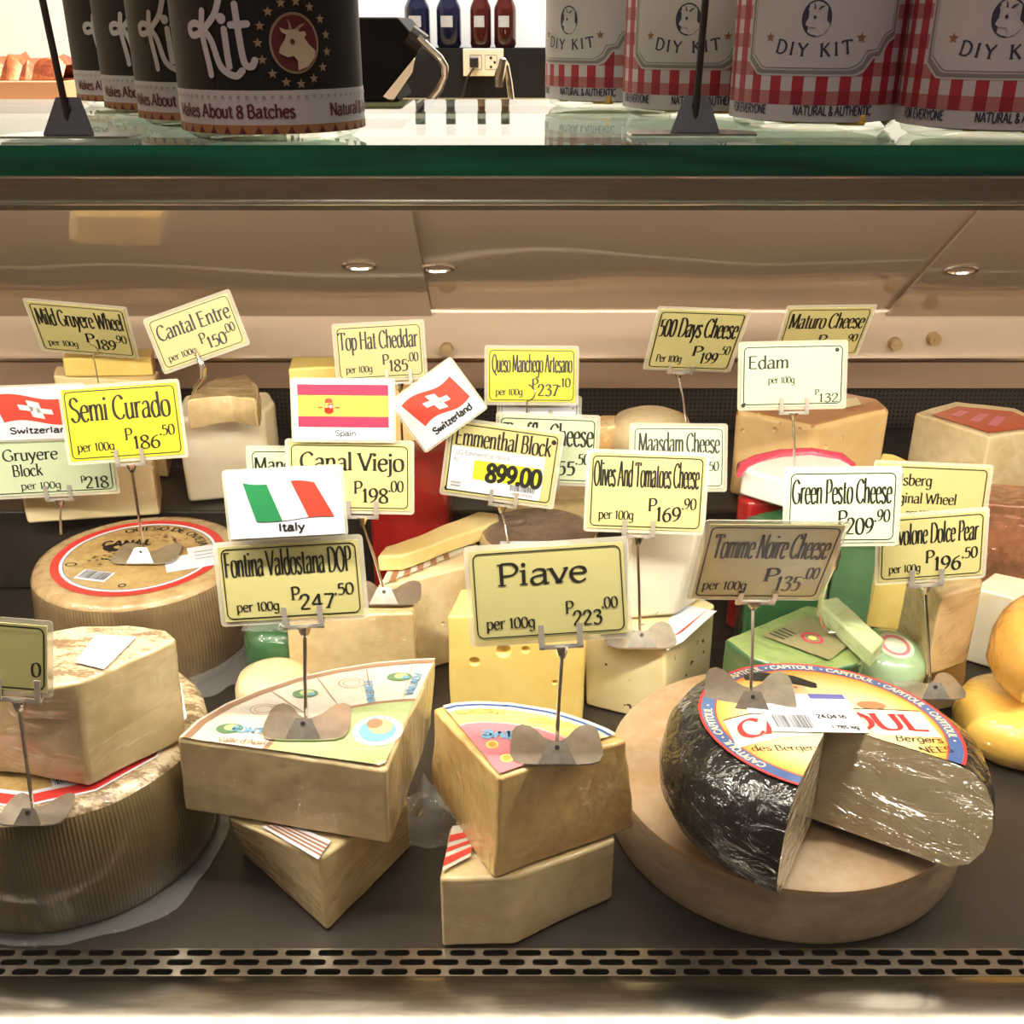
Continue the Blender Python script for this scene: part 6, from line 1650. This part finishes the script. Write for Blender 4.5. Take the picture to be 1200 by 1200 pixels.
for k, rz, lab in ((1, -0.10, 'second black labelled jar, just behind the foremost one'), (2, 0.02, 'third black labelled jar back in the row on the shelf'), (3, 0.06, 'rearmost black labelled jar at the far left of the row')):
    q = V(p.x - 0.052 * k, p.y + 0.088 * k, p.z); copy_thing(KJ, q, face_cam(q) + rz, lab)
# white jars with gingham
q0 = V(0.185, 0.700, ZS + 0.0006)
e = empty('kit_jar', q0, 'white and red gingham jar right of the metal stand on the shelf', 'jar', 'gingham labelled jars on the right of the shelf')
e.rotation_euler = (0, 0, face_cam(q0)); WJ = e
jar_parts(e); mb = MB(); f = cyl_map(RJ + 0.0006, -0.007)
cyl_band(mb, f, -1.75, 1.75, 0.013, 0.118, 0, 0, 60)
pit = 0.0066
for k in range(-13, 14):
    xa, xb = k * pit / 1.0, k * pit + pit / 1.0
    red = k % 2 == 0
    for (za, zb, m) in ((0.0295, 0.0372, 1 if red else 0), (0.0222, 0.0295, 3 if red else 2), (0.0372, 0.0445, 3 if red else 2), (0.0445, 0.0520, 1 if red else 0), (0.0520, 0.0595, 3 if red else 2), (0.0595, 0.067, 1 if red else 0), (0.067, 0.0745, 3 if red else 2), (0.0745, 0.082, 1 if red else 0)):
        if abs(xa) < 1.7 * RJ: cyl_band(mb, f, xa / RJ, xb / RJ, za, zb, m, .0002, 4)
# plaque with stepped corners
def plaque(d, m, l):
    pts = [(-0.036 + d, 0.0375 + d), (0.022 - d, 0.0375 + d), (0.028 - d, 0.0405 + d), (0.031 - d, 0.0465 + d), (0.038 - d, 0.0475 + d), (0.041 - d, 0.0545 + d), (0.047 - d, 0.0575 + d), (0.047 - d, 0.112)]
    left = []
    x = left + pts
    # strips so that it bends with the jar
    n = 36
    x0, x1 = -0.044 + d, 0.047 - d
    def low(xx):
        if xx < -0.036 + d: return 0.0375 + d + (-0.036 + d - xx) * 0.9
        seq = [(a, b) for a, b in pts]
        for (a, b), (c_, e_) in zip(seq, seq[1:]):
            if a <= xx <= c_ and c_ > a: return b + (e_ - b) * (xx - a) / (c_ - a)
        return seq[-2][1]
    for k in range(n):
        a, b = x0 + (x1 - x0) * k / n, x0 + (x1 - x0) * (k + 1) / n
        mb.poly([f(a, low(a), l), f(b, low(b), l), f(b, 0.114, l), f(a, 0.114, l)], m)
plaque(0, 0, .0004); plaque(0.0010, 4, .0005); plaque(0.0030, 0, .0006); plaque(0.0038, 4, .0007); plaque(0.0044, 0, .0008)
goat_badge(mb, f, -0.003, 0.0672, 0.0080, 5, 0, 5, 5, ry=0.0095)
for k, ch in enumerate('DIY KIT'):
    x = -0.0215 + k * 0.0062; 
    if ch != ' ':
        yy = 0.0475 + 5.0 * (x + 0.003) ** 2
        rr = 10.0 * (x + 0.003)
        fm = (lambda x0, y0, r_: (lambda px_, py_, l=0: f(x0 + px_ * math.cos(r_) - py_ * math.sin(r_), y0 + px_ * math.sin(r_) + py_ * math.cos(r_), l)))(x, yy, rr)
        write(mb, fm, ch, 0, 0, 0.0070, None, 5, centre=True, th=0.0013, tv=0.0008, lift=.0010)
star(mb, f, -0.0285, 0.0575, 0.0030, 6, .0010); star(mb, f, 0.0225, 0.0575, 0.0030, 6, .0010)
write(mb, f, 'NATURAL & AUTHENTIC', 0.012, 0.0168, 0.0048, 0.046, 5, serif=False, th=0.0008, tv=0.0008, centre=True, lift=.0004)
write(mb, f, 'FOR EVERYONE', -0.0425, 0.0168, 0.0048, 0.030, 5, serif=False, th=0.0008, tv=0.0008, centre=True, lift=.0004)
mesh_obj('wrap_label', mb, [M['kit_mauve'], M['gingham_red'], M['gingham_mid'], M['gingham_dark'], M['plaque_line'], M['navy_print'], M['brown_print']], parent=e, smooth=0)
mb = MB(); mb.box((0.022, -RJ * 0.80, 0.007), (0.016, 0.006, 0.006)); mb.box((-0.012, -RJ * 0.86, 0.0065), (0.008, 0.004, 0.004)); mesh_obj('amber_sachet', mb, M['amber_bit'], parent=e, bevel=0.001)
for x, y, rz, lab in ((0.0765, 0.886, -0.62, 'rearmost gingham jar next to the bright white shelf reflection'), (0.1275, 0.791, -0.10, 'gingham jar directly behind the metal stand on the shelf'), (0.2725, 0.648, 0.08, 'gingham jar at the right edge of the glass shelf')):
    q = V(x, y, q0.z); copy_thing(WJ, q, face_cam(q) + rz, lab)
# card stands on the shelf (their cards are above the picture)
M['blue_steel'] = mat('blue_grey_steel', (0.20, 0.21, 0.25), 0.35, 0.8)
M['stem_dark'] = mat('dark_stem', (0.10, 0.09, 0.085), 0.3, 0.8)
def shelf_stand(u, vb, label, dx):
    p = shelf_pt(u, vb)
    e = empty('card_stand', p, label, 'card stand', 'card stands on the glass shelf'); s = 0.62 / FPX
    mb = MB(); q = [V(-28 * s, 0, 0.002), V(28 * s, 0, 0.002), V(14 * s, 0.006, 0.021), V(-12 * s, 0.006, 0.021)]
    mb.slab(q, (0, -1, 0.3), 0.0015); disc(mb, plane_map((0, 0.0042, 0.0155), (1, 0, 0), (0, 0.3, 1), (0, -1, 0.3)), 0, 0, 0.0022, 1, 0.001, 12); mesh_obj('foot_clamp', mb, [M['blue_steel'], M['ink']], parent=e, smooth=0)
    mb = MB(); mb.tube([(0.0, 0.004, 0.004), (dx * 0.5, 0.005, 0.06), (dx, 0.006, 0.12)], 0.0020, n=8); mesh_obj('stem', mb, M['stem_dark'], parent=e)
    pts = [V(x, y, 0.0016) for x, y in ((-0.036, -0.004), (0.034, -0.004), (0.036, 0.012), (0.024, 0.026), (0.012, 0.022), (0.0, 0.010), (-0.012, 0.022), (-0.026, 0.026), (-0.037, 0.012))]
    mb = MB(); mb.slab(pts, (0, 0, 1), 0.0012); mesh_obj('base_plate', mb, M['plate'], parent=e, smooth=0)
    mb = MB(); W, H = 0.10, 0.065; f0 = plane_map(V(dx - W / 2, 0.004, 0.12), (1, 0, 0), (0, 0, 1), (0, -1, 0)); mb.slab([f0(0, 0), f0(W, 0), f0(W, H), f0(0, H)], (0, -1, 0), 0.001); mesh_obj('card', mb, [M['card']], parent=e, smooth=0)
shelf_stand(81, 164, 'blue grey metal card stand before the black jars at far left', -0.007)
shelf_stand(814, 161, 'blue grey metal card stand before the gingham jars', 0.003)
# dark foil square between the gingham jars
q = shelf_pt(1036, 150); mb = MB(); mb.box((0, 0, 0.006), (0.012, 0.002, 0.012), 0, Matrix.Rotation(PI / 4, 3, 'Y'))
tag(mesh_obj('sachet', mb, M['kit_maroon'], loc=(0, 0, -0.003), bevel=0.0004), 'tiny dark sachet standing between the two right gingham jars', 'sachet').location = q + V(0, 0, -0.0001)
